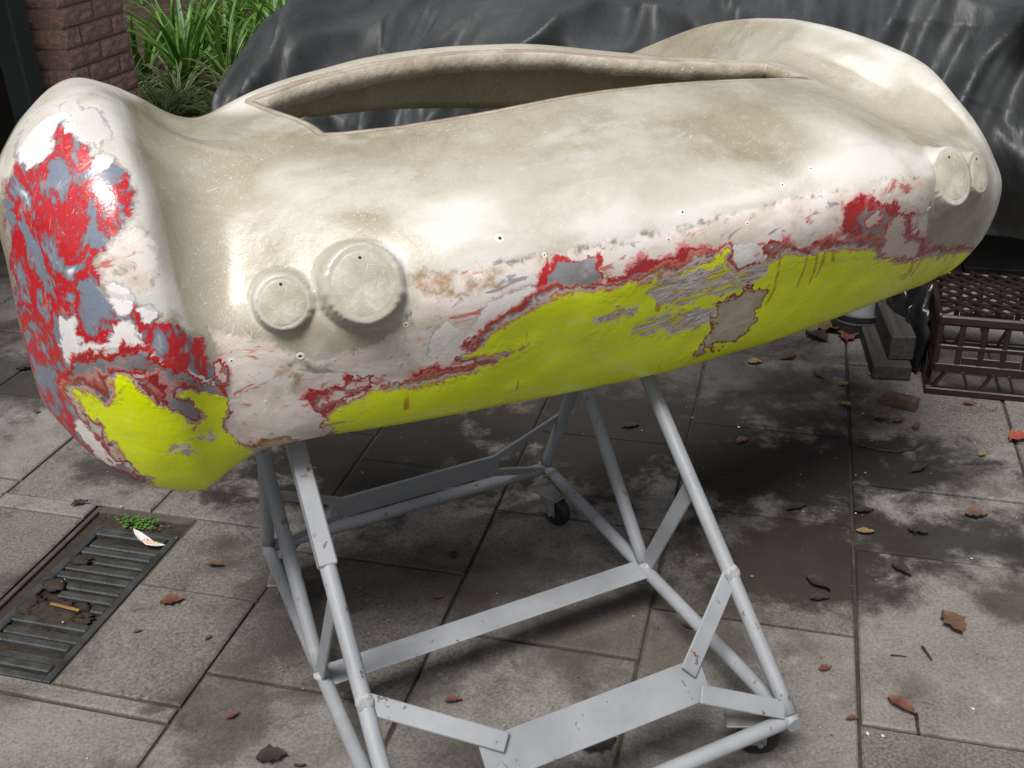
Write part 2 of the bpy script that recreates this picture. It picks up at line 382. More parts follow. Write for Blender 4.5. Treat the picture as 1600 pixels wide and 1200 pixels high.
PAINT = {"yellow":[[[-1.0093,0.8468],[-0.9879,0.8298],[-0.9653,0.8051],[-0.9487,0.8163],[-0.9473,0.8407],[-0.9376,0.8372],[-0.9261,0.8204],[-0.9138,0.7985],[-0.8985,0.7763],[-0.8813,0.761],[-0.8556,0.7268],[-0.8431,0.7251],[-0.8304,0.7391],[-0.8333,0.7603],[-0.8604,0.7868],[-0.8576,0.7916],[-0.8319,0.7819],[-0.7994,0.764],[-0.8,0.7442],[-0.8106,0.7317],[-0.8075,0.7093],[-0.789,0.6771],[-0.7723,0.663],[-0.7345,0.6582],[-0.7099,0.6557],[-0.7139,0.6368],[-0.7632,0.631],[-0.8146,0.6173],[-0.8481,0.6063],[-0.8864,0.6107],[-0.9147,0.6228],[-0.9366,0.6699],[-0.9633,0.7184],[-0.9786,0.7576],[-0.9926,0.7993]],[[-0.6467,0.6827],[-0.6299,0.7039],[-0.6207,0.7078],[-0.5725,0.7121],[-0.5156,0.7057],[-0.46,0.7],[-0.4202,0.7016],[-0.3934,0.7094],[-0.3572,0.7171],[-0.3252,0.7248],[-0.3092,0.7332],[-0.3351,0.7337],[-0.3773,0.7345],[-0.4202,0.7325],[-0.4304,0.7374],[-0.3975,0.7482],[-0.3893,0.7702],[-0.353,0.7791],[-0.3036,0.7933],[-0.2749,0.7983],[-0.2448,0.7988],[-0.1828,0.7901],[-0.104,0.7913],[-0.05,0.792],[0.004,0.8025],[0.022,0.8076],[0.052,0.8178],[0.058,0.8179],[0.052,0.7989],[0.082,0.7716],[0.118,0.7684],[0.16,0.7798],[0.19,0.7859],[0.226,0.7784],[0.2991,0.7731],[0.4281,0.7568],[0.4556,0.7349],[0.5141,0.7264],[0.6038,0.7184],[0.7136,0.7199],[0.8806,0.7127],[0.9337,0.718],[0.9275,0.6711],[0.7754,0.6441],[0.4794,0.6235],[0.3227,0.6169],[0.1576,0.6055],[0.0385,0.6041],[-0.1917,0.6049],[-0.2342,0.6063],[-0.4362,0.6123],[-0.614,0.6381]]],"fender":[[[-1.0325,1.2289],[-1.0158,1.23],[-1.0059,1.2645],[-0.9657,1.3049],[-0.9293,1.3058],[-0.9193,1.2619],[-0.9072,1.232],[-0.8987,1.2074],[-0.8848,1.1808],[-0.8707,1.1539],[-0.8689,1.1214],[-0.8771,1.0988],[-0.8911,1.0773],[-0.9025,1.0642],[-0.9255,1.0571],[-0.9407,1.0264],[-0.9461,0.9929],[-0.9397,0.9806],[-0.9263,0.9629],[-0.8986,0.9442],[-0.8672,0.9087],[-0.8418,0.8957],[-0.8103,0.8765],[-0.8181,0.8331],[-0.7977,0.8272],[-0.7878,0.8002],[-0.797,0.7692],[-0.8189,0.7828],[-0.8565,0.8162],[-0.8758,0.8335],[-0.9025,0.8642],[-0.93,0.8923],[-0.9412,0.8816],[-0.9702,0.8946],[-0.9922,0.8926],[-1.0108,0.8767],[-1.0094,0.8394],[-1.0056,0.7808],[-0.9805,0.7391],[-0.9515,0.6837],[-0.9288,0.6592],[-0.9544,0.6564],[-0.9896,0.6904],[-1.0479,0.7943],[-1.0696,0.9354],[-1.0626,1.0365]]],"grey":[[[-1.0066,0.8707],[-0.9929,0.8815],[-0.9453,0.8652],[-0.9222,0.8647],[-0.8906,0.8425],[-0.8645,0.814],[-0.8081,0.7888],[-0.8034,0.7686],[-0.8228,0.7825],[-0.8502,0.7961],[-0.8763,0.8013],[-0.869,0.785],[-0.8382,0.7598],[-0.8286,0.7394],[-0.8456,0.7247],[-0.8729,0.751],[-0.8985,0.7763],[-0.8939,0.805],[-0.897,0.8331],[-0.9209,0.8498],[-0.9395,0.8457],[-0.9507,0.825],[-0.963,0.8086],[-0.9922,0.8362],[-1.0094,0.8394]],[[-0.2689,0.8561],[-0.2387,0.8564],[-0.2077,0.8521],[-0.2077,0.8188],[-0.2263,0.8088],[-0.2569,0.8227],[-0.2807,0.8176],[-0.2866,0.832]],[[0.3943,0.8173],[0.4501,0.8147],[0.4984,0.7807],[0.4501,0.7708],[0.3828,0.7951]]],"white":[[[-0.996,0.9039],[-0.9697,0.9004],[-0.9429,0.8902],[-0.9304,0.9141],[-0.9202,0.9132],[-0.9132,0.9006],[-0.9099,0.8765],[-0.8823,0.8442],[-0.8645,0.814],[-0.8503,0.8201],[-0.8134,0.7993],[-0.8069,0.7785],[-0.8293,0.793],[-0.8634,0.8069],[-0.8835,0.8314],[-0.9032,0.8577],[-0.9395,0.873],[-0.9695,0.8743],[-0.9929,0.8815],[-1.0109,0.8705]],[[-0.8702,0.7675],[-0.8605,0.7688],[-0.8492,0.758],[-0.8337,0.7495],[-0.8322,0.7388],[-0.8444,0.737],[-0.8617,0.7459]],[[-0.9273,0.9792],[-0.9179,0.9727],[-0.9084,0.9585],[-0.9173,0.9487],[-0.9263,0.9629]],[[-0.8881,0.9377],[-0.8798,0.9411],[-0.8809,0.9251],[-0.8866,0.9205]],[[-0.9296,1.2747],[-0.9158,1.2895],[-0.8904,1.2937],[-0.8822,1.2498],[-0.8916,1.2139],[-0.9031,1.2159],[-0.913,1.2548]],[[-0.9033,1.2081],[-0.8918,1.1982],[-0.9015,1.1839],[-0.9084,1.185]],[[-0.9351,1.31],[-0.9202,1.3355],[-0.9024,1.3427],[-0.9146,1.3083],[-0.9277,1.3003]],[[-0.9928,1.3087],[-0.957,1.3278],[-0.9337,1.3214],[-0.953,1.2821],[-0.9702,1.2417],[-0.9898,1.2277],[-1.0037,1.2514]],[[-1.0051,0.9613],[-0.9938,0.9543],[-0.9909,0.909],[-1.0013,0.8932],[-1.006,0.9229]],[[-1.0204,0.7979],[-1.0098,0.7802],[-0.9849,0.7322],[-0.9697,0.7082],[-0.9861,0.7136],[-1.0116,0.7644]],[[0.046,0.8176],[0.088,0.828],[0.154,0.812],[0.154,0.7889],[0.112,0.7729],[0.07,0.7758]],[[-0.4304,0.7766],[-0.3977,0.8121],[-0.3252,0.8221],[-0.3036,0.7981],[-0.353,0.7791],[-0.3893,0.7702],[-0.4018,0.7528],[-0.4252,0.7455],[-0.4818,0.7546],[-0.4818,0.7853],[-0.46,0.8016]]],"red":[[[-0.5068,0.7235],[-0.3975,0.7228],[-0.3303,0.7292],[-0.3092,0.7332],[-0.3252,0.7206],[-0.3934,0.7094],[-0.4668,0.7102],[-0.5067,0.7095]],[[-0.6715,0.7362],[-0.617,0.7366],[-0.5828,0.7409],[-0.5729,0.7311],[-0.6117,0.7215],[-0.6205,0.7029],[-0.6388,0.7],[-0.6287,0.6808],[-0.6548,0.6757],[-0.6476,0.6962],[-0.6656,0.7126]],[[-0.4252,0.737],[-0.4252,0.7541],[-0.4018,0.7572],[-0.3975,0.7396]],[[0.3173,0.8443],[0.3594,0.8536],[0.4057,0.847],[0.4718,0.8194],[0.5245,0.7988],[0.5245,0.7723],[0.5894,0.756],[0.6457,0.7346],[0.6038,0.7184],[0.5089,0.7315],[0.4825,0.7254],[0.4446,0.7345],[0.4336,0.7614],[0.3415,0.7977]],[[0.136,0.8159],[0.166,0.817],[0.208,0.7868],[0.2381,0.7881],[0.2685,0.7942],[0.3234,0.7789],[0.3594,0.7852],[0.4113,0.7741],[0.4281,0.7568],[0.2991,0.7776],[0.214,0.7824],[0.16,0.7938]],[[-0.1828,0.7999],[-0.146,0.8151],[-0.104,0.8252],[-0.074,0.8111],[-0.026,0.8258],[0.058,0.8226],[0.058,0.8132],[-0.014,0.8118],[-0.062,0.7967],[-0.11,0.7961],[-0.1582,0.7905]],[[-0.11,0.7049],[-0.056,0.7053],[0.022,0.7014],[0.016,0.684],[-0.092,0.6942]],[[0.022,0.6349],[0.076,0.6454],[0.16,0.6382],[0.154,0.6334],[0.058,0.6307]],[[-0.9147,0.825],[-0.8976,0.8268],[-0.8966,0.8065],[-0.8982,0.7823],[-0.9108,0.8028]],[[-0.9921,0.843],[-0.9694,0.836],[-0.95,0.8371],[-0.951,0.8189],[-0.9606,0.8119],[-0.9743,0.824]],[[-0.812,0.833],[-0.7992,0.8329],[-0.7915,0.8054],[-0.7958,0.7844],[-0.8065,0.805]],[[-0.3488,0.6601],[-0.3146,0.663],[-0.3092,0.6583],[-0.3443,0.6557]],[[-0.2077,0.7192],[-0.1582,0.7283],[-0.1521,0.7238],[-0.1953,0.7146]]],"scrape":[[[-0.098,0.7816],[-0.062,0.7919],[0.04,0.7938],[0.1,0.7676],[0.16,0.7752],[0.166,0.7661],[0.118,0.7448],[0.04,0.7462],[-0.044,0.7439],[-0.074,0.7529]],[[-0.116,0.7241],[-0.032,0.7253],[0.064,0.7187],[0.082,0.7034],[-0.002,0.6895],[-0.104,0.6996]],[[-0.2015,0.7513],[-0.1521,0.7566],[-0.104,0.7477],[-0.1582,0.7423],[-0.1953,0.7373]],[[-0.8609,0.7151],[-0.8353,0.7141],[-0.8299,0.7092],[-0.8581,0.7079]],[[-0.8906,0.7013],[-0.8711,0.7061],[-0.8585,0.6882],[-0.8811,0.697]]],"beige":[[[0.1,0.7298],[0.13,0.736],[0.172,0.7241],[0.172,0.7021],[0.172,0.6719],[0.136,0.6421],[0.058,0.6399],[0.07,0.6735],[0.076,0.6974],[0.07,0.7238]]],"sage":[[[-0.7493,0.9292],[-0.71,1.0031],[-0.6615,1.0041],[-0.5921,1.0208],[-0.5335,0.9628],[-0.5127,0.8954],[-0.5392,0.8273],[-0.5991,0.7799],[-0.6907,0.8006],[-0.7433,0.8543]],[[0.5245,0.8677],[0.668,0.9653],[0.8946,0.9865],[0.9035,0.8733],[0.9205,0.7917],[0.7444,0.7874],[0.565,0.8042]]],"drip":[[[-0.086,0.811],[-0.08,0.777],[-0.074,0.7386],[-0.062,0.7341],[-0.068,0.7723],[-0.074,0.8063]],[[0.172,0.7989],[0.184,0.7624],[0.19,0.7251],[0.184,0.6968],[0.19,0.6971],[0.196,0.7254],[0.19,0.7627],[0.178,0.7992]],[[0.2442,0.7793],[0.2502,0.7519],[0.2502,0.718],[0.2563,0.7184],[0.2563,0.7476],[0.2502,0.7796]],[[0.2685,0.776],[0.2807,0.7445],[0.2807,0.72],[0.2869,0.7204],[0.2869,0.7449],[0.2746,0.7763]],[[0.2869,0.777],[0.293,0.7544],[0.293,0.7312],[0.2991,0.7316],[0.2991,0.7548],[0.293,0.7773]],[[0.3052,0.778],[0.3173,0.7559],[0.3294,0.7521],[0.3112,0.7783]],[[0.6085,0.7238],[0.599,0.7023],[0.5846,0.6861],[0.6085,0.6821],[0.6226,0.6977],[0.6179,0.724]],[[0.6319,0.7243],[0.6365,0.7033],[0.6226,0.6875],[0.6365,0.688],[0.6457,0.7035],[0.6503,0.7246]],[[0.7678,0.7243],[0.7732,0.7059],[0.791,0.7018],[0.7722,0.7242]],[[-0.6214,0.7275],[-0.6214,0.7275],[-0.6189,0.672],[-0.6189,0.672]],[[-0.525,0.7593],[-0.525,0.7593],[-0.515,0.6684],[-0.5241,0.6693]]],"brown":[[[-0.4964,0.8882],[-0.4478,0.8832],[-0.4476,0.8432],[-0.4739,0.8406],[-0.4971,0.8628]],[[-0.426,0.8715],[-0.3739,0.8653],[-0.3776,0.8408],[-0.4257,0.8467]],[[-0.8736,0.9207],[-0.847,0.9141],[-0.8441,0.8882],[-0.8124,0.8768],[-0.8181,0.8331],[-0.8348,0.8398],[-0.8499,0.883],[-0.87,0.9024]],[[-0.716,0.8078],[-0.6979,0.7924],[-0.6908,0.7657],[-0.6907,0.7573],[-0.7046,0.78]],[[-0.5344,0.7603],[-0.525,0.7593],[-0.5157,0.7289],[-0.5152,0.677],[-0.5241,0.6693],[-0.4813,0.7152]]],"primer":[[[-0.8073,0.8895],[-0.7493,0.8604],[-0.683,0.8087],[-0.6498,0.7697],[-0.6978,0.8013],[-0.6314,0.7936],[-0.5533,0.8022],[-0.5156,0.8071],[-0.5152,0.8306],[-0.4964,0.8882],[-0.4478,0.8883],[-0.3822,0.8853],[-0.3445,0.8805],[-0.2387,0.88],[-0.116,0.88],[0.016,0.8839],[0.124,0.8928],[0.2869,0.8935],[0.5141,0.8872],[0.5347,0.8536],[0.6085,0.7564],[0.8702,0.6985],[0.9388,0.6488],[0.5763,0.533],[-0.0636,0.516],[-0.6595,0.5817],[-0.7907,0.5735],[-0.8347,0.664],[-0.8021,0.7489],[-0.8008,0.8387]],[[-0.9407,1.0264],[-0.9,1.0633],[-0.8784,1.0737],[-0.8527,1.0387],[-0.8579,0.9839],[-0.8836,0.9606],[-0.9327,0.9753]]]}

U0 = 0.33

def crom(P, ks):
    P = np.asarray(P)
    Q = np.concatenate([2 * P[:1] - P[1:2], P, 2 * P[-1:] - P[-2:-1]])
    o = []
    for i, k in enumerate(ks):
        a, b, c, d = Q[i:i + 4]
        for j in range(k):
            t = j / k
            o.append(.5 * (2 * b + (c - a) * t + (2 * a - 5 * b + 4 * c - d) * t * t + (3 * b - a - 3 * c + d) * t ** 3))
    o.append(P[-1])
    return np.array(o)

ROWK = [6, 34, 34, 34, 36, 40, 22, 8, 8]
COLK = [12] + [34] * 3 + [16, 24] + [34] * 13
net = np.array(NET)
G = crom(net, ROWK)
G = crom(G.transpose(1, 0, 2), COLK).transpose(1, 0, 2)
NR, NC = G.shape[:2]
rowi = np.concatenate([[0], np.cumsum(ROWK)])
coli = np.concatenate([[0], np.cumsum(COLK)])
# light smoothing so the loft runs fair across the stations (kept off the opening rows)
for it in range(10):
    S = G.copy()
    S[1:-1, 1:-1] = .25 * (G[:-2, 1:-1] + G[2:, 1:-1] + G[1:-1, :-2] + G[1:-1, 2:])
    S[rowi[6]] = G[rowi[6]]; S[rowi[7]] = G[rowi[7]]; S[rowi[1]] = G[rowi[1]]
    G = S
# fair the hollow where the haunch runs into the tail panel
ca, cb = coli[3] + 10, coli[9]
rr_ = np.arange(rowi[6])
wr_ = (np.clip((rr_ - rowi[1]) / 40, 0, 1) * np.clip((rowi[6] - 4 - rr_) / 16, 0, 1))[:, None, None]
cc_ = np.arange(cb - ca)
wc_ = np.clip(np.minimum(cc_ / 60, cc_[::-1] / 30), 0, 1)[None, :, None]
for it in range(260):
    S = G[:rowi[6], ca - 1:cb + 1]
    nw = .5 * (S[:, :-2] + S[:, 2:])
    G[:rowi[6], ca:cb] += (nw - S[:, 1:-1]) * wc_ * wr_ * .9
# hand-laid laminate is never quite fair: millimetres of waviness
for r in range(NR):
    for c in range(NC):
        p = Vector(G[r, c])
        G[r, c, 1] += .0022 * mnoise.noise(p * 7) + .0012 * mnoise.noise(p * 19)
        G[r, c, 2] += .0016 * mnoise.noise(p * 8 + Vector((5, 2, 1)))

PODS = [((-.583, -.170, .999), .0625, (-.14, -1, .48), .03), ((-.697, -.126, .976), .044, (-.20, -1, .40), .026),
        ((.618, -.143, .966), .060, (.20, -1, .50), .03), ((.756, -.083, .936), .045, (.38, -1, .46), .026)]
for (c, r, nn, dp) in PODS:
    c_, n_ = np.array(c), np.array(Vector(nn).normalized())
    sub = G[:rowi[6]]
    d = sub - c_
    hgt = d @ n_
    rad = np.linalg.norm(d - hgt[..., None] * n_, axis=-1)
    # a plug with a sloped wall, blended softly into the panel
    plug = -.0012 - np.maximum(0, rad - r * .97) * 6.0
    k = .010
    h_ = np.clip(.5 + .5 * (plug - hgt) / k, 0, 1)
    newh = hgt * (1 - h_) + plug * h_ + k * h_ * (1 - h_) * .8
    newh = np.where(rad < r * .985, np.minimum(newh, plug), newh)
    w = np.where(rad < r * 2.4, 1.0, 0.0)
    sub += ((newh - hgt) * w)[..., None] * n_

def sdf_polys(P, polys):
    best = np.full(len(P), -1e9)
    for poly in polys:
        q = np.asarray(poly, float)
        d2 = np.full(len(P), 1e9)
        inside = np.zeros(len(P), bool)
        for k in range(len(q)):
            a, b = q[k], q[(k + 1) % len(q)]
            e = b - a
            w = P - a
            t = np.clip((w @ e) / max(1e-12, e @ e), 0, 1)
            d = w - t[:, None] * e
            d2 = np.minimum(d2, (d * d).sum(1))
            cnd = (a[1] > P[:, 1]) != (b[1] > P[:, 1])
            xi = a[0] + (P[:, 1] - a[1]) / (e[1] if abs(e[1]) > 1e-9 else 1e-9) * e[0]
            inside ^= cnd & (P[:, 0] < xi)
        sd_ = np.sqrt(d2) * np.where(inside, 1, -1)
        best = np.maximum(best, sd_)
    return best

def mat_shell():
    t = NT('sanded_fibreglass', .5, .7)
    o = t.obj()
    # --- bare laminate: beige resin, milky clouds, chopped strands
    cloud = t.noise(o, 3.2, 8, .62, .4)
    cl2 = t.noise(t.mapping(o, (1, 1, 1), loc=(9, 3, 1)), 11, 7, .65)
    base = t.ramp(cloud, [(.28, srgb(150, 140, 114)), (.5, srgb(178, 169, 146)), (.72, srgb(204, 197, 180))])
    base = t.mix(t.step(cl2, .52, .8, 0, .55), base, srgb(208, 203, 190))
    base = t.mix(t.step(cl2, .46, .25, 0, .4), base, srgb(134, 122, 98))
    strands = None
    for i, (ang, ang2) in enumerate(((.2, .3), (.75, -.4), (1.3, .5), (1.9, .1), (2.6, -.2))):
        m = t.aniso(o, (24, 420, 420), (ang2, ang, .3 * i - .4), (i * 3.1, i, 2))
        n = t.step(t.noise(m, 1.0, 2, .5), .665, .74, 0, 1)
        strands = n if strands is None else t.math('MAXIMUM', strands, n)
    gate = t.step(t.noise(o, 7, 4), .40, .58, .15, .95)
    strm = t.math('MULTIPLY', strands, gate)
    base = t.mix(strm, base, srgb(240, 238, 230))
    fleck = t.step(t.noise(t.mapping(o, loc=(6, 1, 2)), 150, 3, .6), .66, .72, 0, .7)
    base = t.mix(t.math('MULTIPLY', fleck, t.step(t.noise(o, 9, 4), .4, .6, .1, 1)), base, srgb(236, 233, 224))
    hz = t.noise(t.aniso(o, (3, 5, 6), (0, .2, 0), (5, 2, 7)), 1, 7, .7, .5)
    base = t.mix(t.step(hz, .53, .70, 0, .5), base, srgb(222, 219, 212))
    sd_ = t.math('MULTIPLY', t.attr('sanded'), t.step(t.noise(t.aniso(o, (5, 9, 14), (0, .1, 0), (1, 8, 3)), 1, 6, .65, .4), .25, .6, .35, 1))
    base = t.mix(t.math('MULTIPLY', sd_, .95), base, srgb(240, 238, 231))  # worn high spots, whitened further to paint in the shoulder highlight
    scr = None
    for i, ang in enumerate((.5, 1.2, 2.2)):
        n = t.step(t.noise(t.aniso(o, (5, 260, 260), (.2 * i, ang, .2), (i * 5, 2, 1)), 1, 3, .5), .675, .73, 0, .6)
        scr = n if scr is None else t.math('MAXIMUM', scr, n)
    base = t.mix(scr, base, srgb(238, 236, 230))
    # greener thick resin round the lamp pods
    jit = t.math('MULTIPLY', t.math('SUBTRACT', t.noise(o, 18, 6, .62, 1.2), .5), .075)
    jit2 = t.math('MULTIPLY', t.math('SUBTRACT', t.noise(t.mapping(o, loc=(4, 4, 4)), 70, 5, .65, .8), .5), .032)
    jj = t.math('ADD', jit, jit2)
    rw = t.step(t.noise(t.mapping(o, loc=(1, 5, 9)), 8, 4, .6), .36, .66, .18, 2.4)
    A = lambda n: t.attr(n)
    J = lambda n, k=1.0: t.math('ADD', A(n), t.math('MULTIPLY', jj, k))
    base = t.mix(t.step(J('sage', 2), -.02, .05, 0, .6), base, t.mix(strm, srgb(176, 171, 150), srgb(228, 226, 212)))
    # --- pale filler / primer
    white = srgb(228, 223, 216)
    pn = t.noise(t.mapping(o, (1, 1, 1.8)), 9, 8, .65, .8)
    prim = t.ramp(pn, [(.30, srgb(196, 188, 170)), (.46, srgb(214, 200, 190)), (.55, srgb(226, 216, 208)), (.75, srgb(230, 226, 220))])
    prim = t.mix(t.step(t.noise(o, 16, 6, .7, .5), .60, .72, 0, .55), prim, srgb(214, 150, 128))
    prim = t.mix(t.step(t.noise(t.mapping(o, loc=(2, 8, 3)), 13, 6, .7, .5), .63, .70, 0, .7), prim, srgb(150, 140, 130))
    pr2 = t.noise(t.aniso(o, (14, 20, 34), (0, .1, 0), (3, 3, 8)), 1, 7, .65, .8)
    prim = t.mix(t.step(pr2, .575, .66, 0, .85), prim, srgb(184, 92, 80))
    prim = t.mix(t.step(pr2, .38, .32, 0, .8), prim, srgb(128, 130, 136))
    spk = t.step(t.noise(o, 95, 3, .6), .70, .76, 0, .8)
    prim = t.mix(spk, prim, srgb(96, 78, 62))
    pm = t.step(J('primer', .8), -.004, .006)
    base = t.mix(pm, base, prim)
    # seam dirt just along the edge of the primer
    edge = t.math('MULTIPLY', t.step(t.math('ABSOLUTE', J('primer', .5)), .012, .0, 0, 1), t.step(t.noise(o, 34, 5, .7), .5, .66))
    base = t.mix(t.math('MULTIPLY', edge, .75), base, srgb(108, 92, 70))
    # brown resin stains
    br = t.math('MULTIPLY', t.step(J('brown', 1.2), -.014, .012), t.step(t.noise(o, 45, 6, .7), .3, .62, .25, 1))
    base = t.mix(t.math('MULTIPLY', br, .85), base, srgb(150, 112, 60))
    grey, red, dred, blue = srgb(140, 138, 142), srgb(190, 36, 44), srgb(140, 46, 48), srgb(120, 130, 146)
    # --- red / grey-blue old paint on the haunch
    fn = t.noise(t.mapping(o, (1.3, 1.0, .85), loc=(1.3, 0, .4)), 14, 6, .6, .5)
    fcol = t.ramp(fn, [(.41, blue), (.44, srgb(128, 124, 136)), (.46, srgb(132, 100, 108)), (.478, srgb(150, 66, 70)), (.492, srgb(186, 34, 42)), (.545, red), (.558, srgb(160, 62, 66)), (.575, srgb(134, 104, 112)), (.60, blue), (.64, srgb(140, 148, 160)), (.672, srgb(206, 204, 206)), (.70, srgb(230, 228, 226))])
    fcol = t.mix(t.step(t.noise(t.aniso(o, (30, 10, 3), (0, .2, 0)), 3, 6, .7), .56, .72, 0, .6), fcol, srgb(140, 96, 100))
    fm = t.step(J('fender', .7), -.002, .002)
    frim = t.step(J('fender', .7), -.010, -.002)
    base = t.mix(t.math('MULTIPLY', frim, .7), base, srgb(168, 150, 142))
    base = t.mix(fm, base, fcol)
    # --- feathered patches: white filler, grey primer, red
    ring = lambda v: t.math('DIVIDE', v, rw)
    wv = ring(J('white', .6))
    wcol = t.ramp(t.math('MULTIPLY', t.math('ADD', wv, .01), 22.0), [(.0, srgb(176, 170, 168)), (.10, srgb(130, 126, 128)), (.16, srgb(232, 229, 226)), (.5, srgb(226, 216, 208)), (.62, srgb(236, 232, 228)), (1, srgb(240, 239, 236))])
    base = t.mix(t.step(wv, -.006, -.004), base, wcol)
    gv = ring(J('grey', .8))
    base = t.mix(t.step(gv, -.012, -.009), base, srgb(186, 44, 46))
    base = t.mix(t.step(gv, -.005, -.003), base, t.mix(t.step(pn, .4, .6), srgb(134, 132, 134), srgb(150, 152, 158)))
    rv = ring(J('red', .9))
    rcol = t.ramp(t.math('MULTIPLY', t.math('ADD', rv, .012), 24.0), [(0, srgb(222, 176, 170)), (.12, srgb(206, 120, 118)), (.18, dred), (.34, red), (.44, srgb(150, 60, 62)), (.52, grey), (.66, srgb(168, 110, 108)), (.74, red), (.84, srgb(222, 190, 182)), (1, srgb(216, 196, 186))])
    base = t.mix(t.step(rv, -.012, -.009), base, rcol)
    # --- yellow-green top coat with its sanded edge
    yv = ring(J('yellow', .6))
    ycol = t.ramp(t.math('MULTIPLY', t.math('ADD', yv, .014), 40.0), [(0, srgb(226, 206, 198)), (.10, srgb(200, 120, 112)), (.20, srgb(168, 44, 44)), (.27, srgb(150, 60, 60)), (.33, srgb(140, 136, 140)), (.42, srgb(214, 190, 182)), (.48, srgb(196, 100, 90)), (.54, srgb(208, 214, 60)), (.6, srgb(228, 242, 0)), (1, srgb(228, 242, 0))])
    sc = t.noise(t.aniso(o, (9, 30, 60), (0, .05, 0)), 1.0, 7, .62, .6)
    scm = t.math('MULTIPLY', t.step(sc, .69, .72, 0, 1), t.step(t.noise(o, 5, 4), .45, .6))
    ycol = t.mix(scm, ycol, t.ramp(t.noise(o, 30, 4), [(.4, srgb(168, 150, 140)), (.5, srgb(160, 120, 110)), (.6, srgb(150, 150, 156))]))
    ycol = t.mix(t.step(t.noise(o, 2.2, 6, .6), .45, .8, 0, .35), ycol, srgb(206, 216, 50))
    # resin runs
    run = t.noise(t.mapping(o, (75, 20, 1.2)), 1.0, 3, .5)
    runm = t.math('MULTIPLY', t.step(run, .70, .735, 0, .8), t.step(yv, .10, .02, 0, 1))
    ycol = t.mix(runm, ycol, srgb(176, 124, 14))
    base = t.mix(t.step(yv, -.014, -.010), base, ycol)
    dv = t.math('ADD', t.attr('drip'), t.math('MULTIPLY', jj, .06))
    base = t.mix(t.math('MULTIPLY', t.step(dv, -.0012, .0012, 0, .8), t.step(t.noise(o, 40, 3), .3, .5, .4, 1)), base, srgb(176, 118, 12))
    sv = J('scrape', .9)
    sn = t.noise(t.aniso(o, (10, 30, 90), (0, .05, 0)), 1.0, 6, .6, .4)
    scol = t.ramp(sn, [(.36, srgb(150, 36, 40)), (.41, srgb(206, 200, 194)), (.46, srgb(222, 216, 210)), (.50, srgb(128, 126, 134)), (.53, srgb(214, 208, 202)), (.56, srgb(170, 66, 62)), (.58, srgb(216, 224, 10))])
    base = t.mix(t.math('MULTIPLY', t.step(sv, -.006, .002), t.step(sn, .72, .68)), base, scol)
    bv = J('beige', .95)
    base = t.mix(t.step(bv, -.008, -.005), base, dred)
    base = t.mix(t.step(bv, -.002, .001), base, t.mix(t.step(pn, .4, .7), srgb(168, 158, 132), srgb(200, 192, 176)))
    rimd = t.math('ADD', t.attr('rim'), t.math('MULTIPLY', jj, .12))
    base = t.mix(t.step(rimd, .016, .0135, 0, .75), base, srgb(128, 104, 84))
    base = t.mix(t.step(rimd, .0135, .012), base, t.mix(t.step(cl2, .4, .62), srgb(176, 160, 142), srgb(204, 196, 184)))
    # sanding dust
    dust = t.step(t.noise(t.mapping(o, (4, 4, 4)), 6, 9, .72), .55, .8, 0, .35)
    base = t.mix(dust, base, srgb(236, 232, 224))
    base = t.mix(t.math('MULTIPLY', scr, .5), base, srgb(226, 222, 216))
    painted = t.math('MAXIMUM', t.step(yv, -.005, .0), fm)
    rough = t.math('ADD', t.step(cl2, .3, .7, .22, .38), t.math('MULTIPLY', painted, -.06))
    h = t.math('ADD', t.math('MULTIPLY', strm, .5), t.math('MULTIPLY', t.noise(o, 55, 6, .65), .9))
    h = t.math('ADD', h, t.math('MULTIPLY', cl2, 1.6))
    h2 = t.math('MULTIPLY', t.math('ADD', fm, t.math('ADD', t.step(yv, -.014, .002), t.step(rv, -.012, .0))), 1.2)
    h = t.math('ADD', h, h2)
    mat = t.done(base, rough, t.bump(h, .35, .0022))
    # thin laminate glows a little when light falls on its other side
    tr = t.n.new('ShaderNodeBsdfTranslucent'); t.put(tr.inputs[0], srgb(214, 196, 150))
    mx = t.n.new('ShaderNodeMixShader')
    t.put(mx.inputs[0], t.math('MULTIPLY', t.math('SUBTRACT', 1.0, t.math('MAXIMUM', painted, pm)), .24))
    out = [q for q in t.n if q.type == 'OUTPUT_MATERIAL'][0]
    t.l.new(t.b.outputs[0], mx.inputs[1]); t.l.new(tr.outputs[0], mx.inputs[2]); t.l.new(mx.outputs[0], out.inputs[0])
    return mat
MAT['shell'] = mat_shell()

body = empty('fibreglass_car_body', TORG, TROT, 'large sanded fibreglass car body shell with open lid hole lying across the steel trolley', 'car body')
verts = G.reshape(-1, 3).copy()
verts[:, 0] += U0
faces = []
for r in range(NR - 1):
    for c in range(NC - 1):
        if rowi[6] <= r < rowi[7] and coli[7] <= c < coli[14]:
            continue
        faces.append((r * NC + c, r * NC + c + 1, (r + 1) * NC + c + 1, (r + 1) * NC + c))
me = bpy.data.meshes.new('shell')
me.from_pydata(verts.tolist(), [], faces)
me.update()
PQ = np.stack([G[..., 0].ravel(), (G[..., 2] + .6 * G[..., 1]).ravel()], 1)
rowid = np.repeat(np.arange(NR), NC)
for k, polys in PAINT.items():
    s_ = sdf_polys(PQ, polys)
    s_[rowid > rowi[6] + 8] = -1
    low = rowid < rowi[1]
    s_[low] = s_[rowid == rowi[1]][np.tile(np.arange(NC), rowi[1])]
    at = me.attributes.new(k, 'FLOAT', 'POINT')
    at.data.foreach_set('value', np.clip(s_, -1, 1).astype(np.float32))
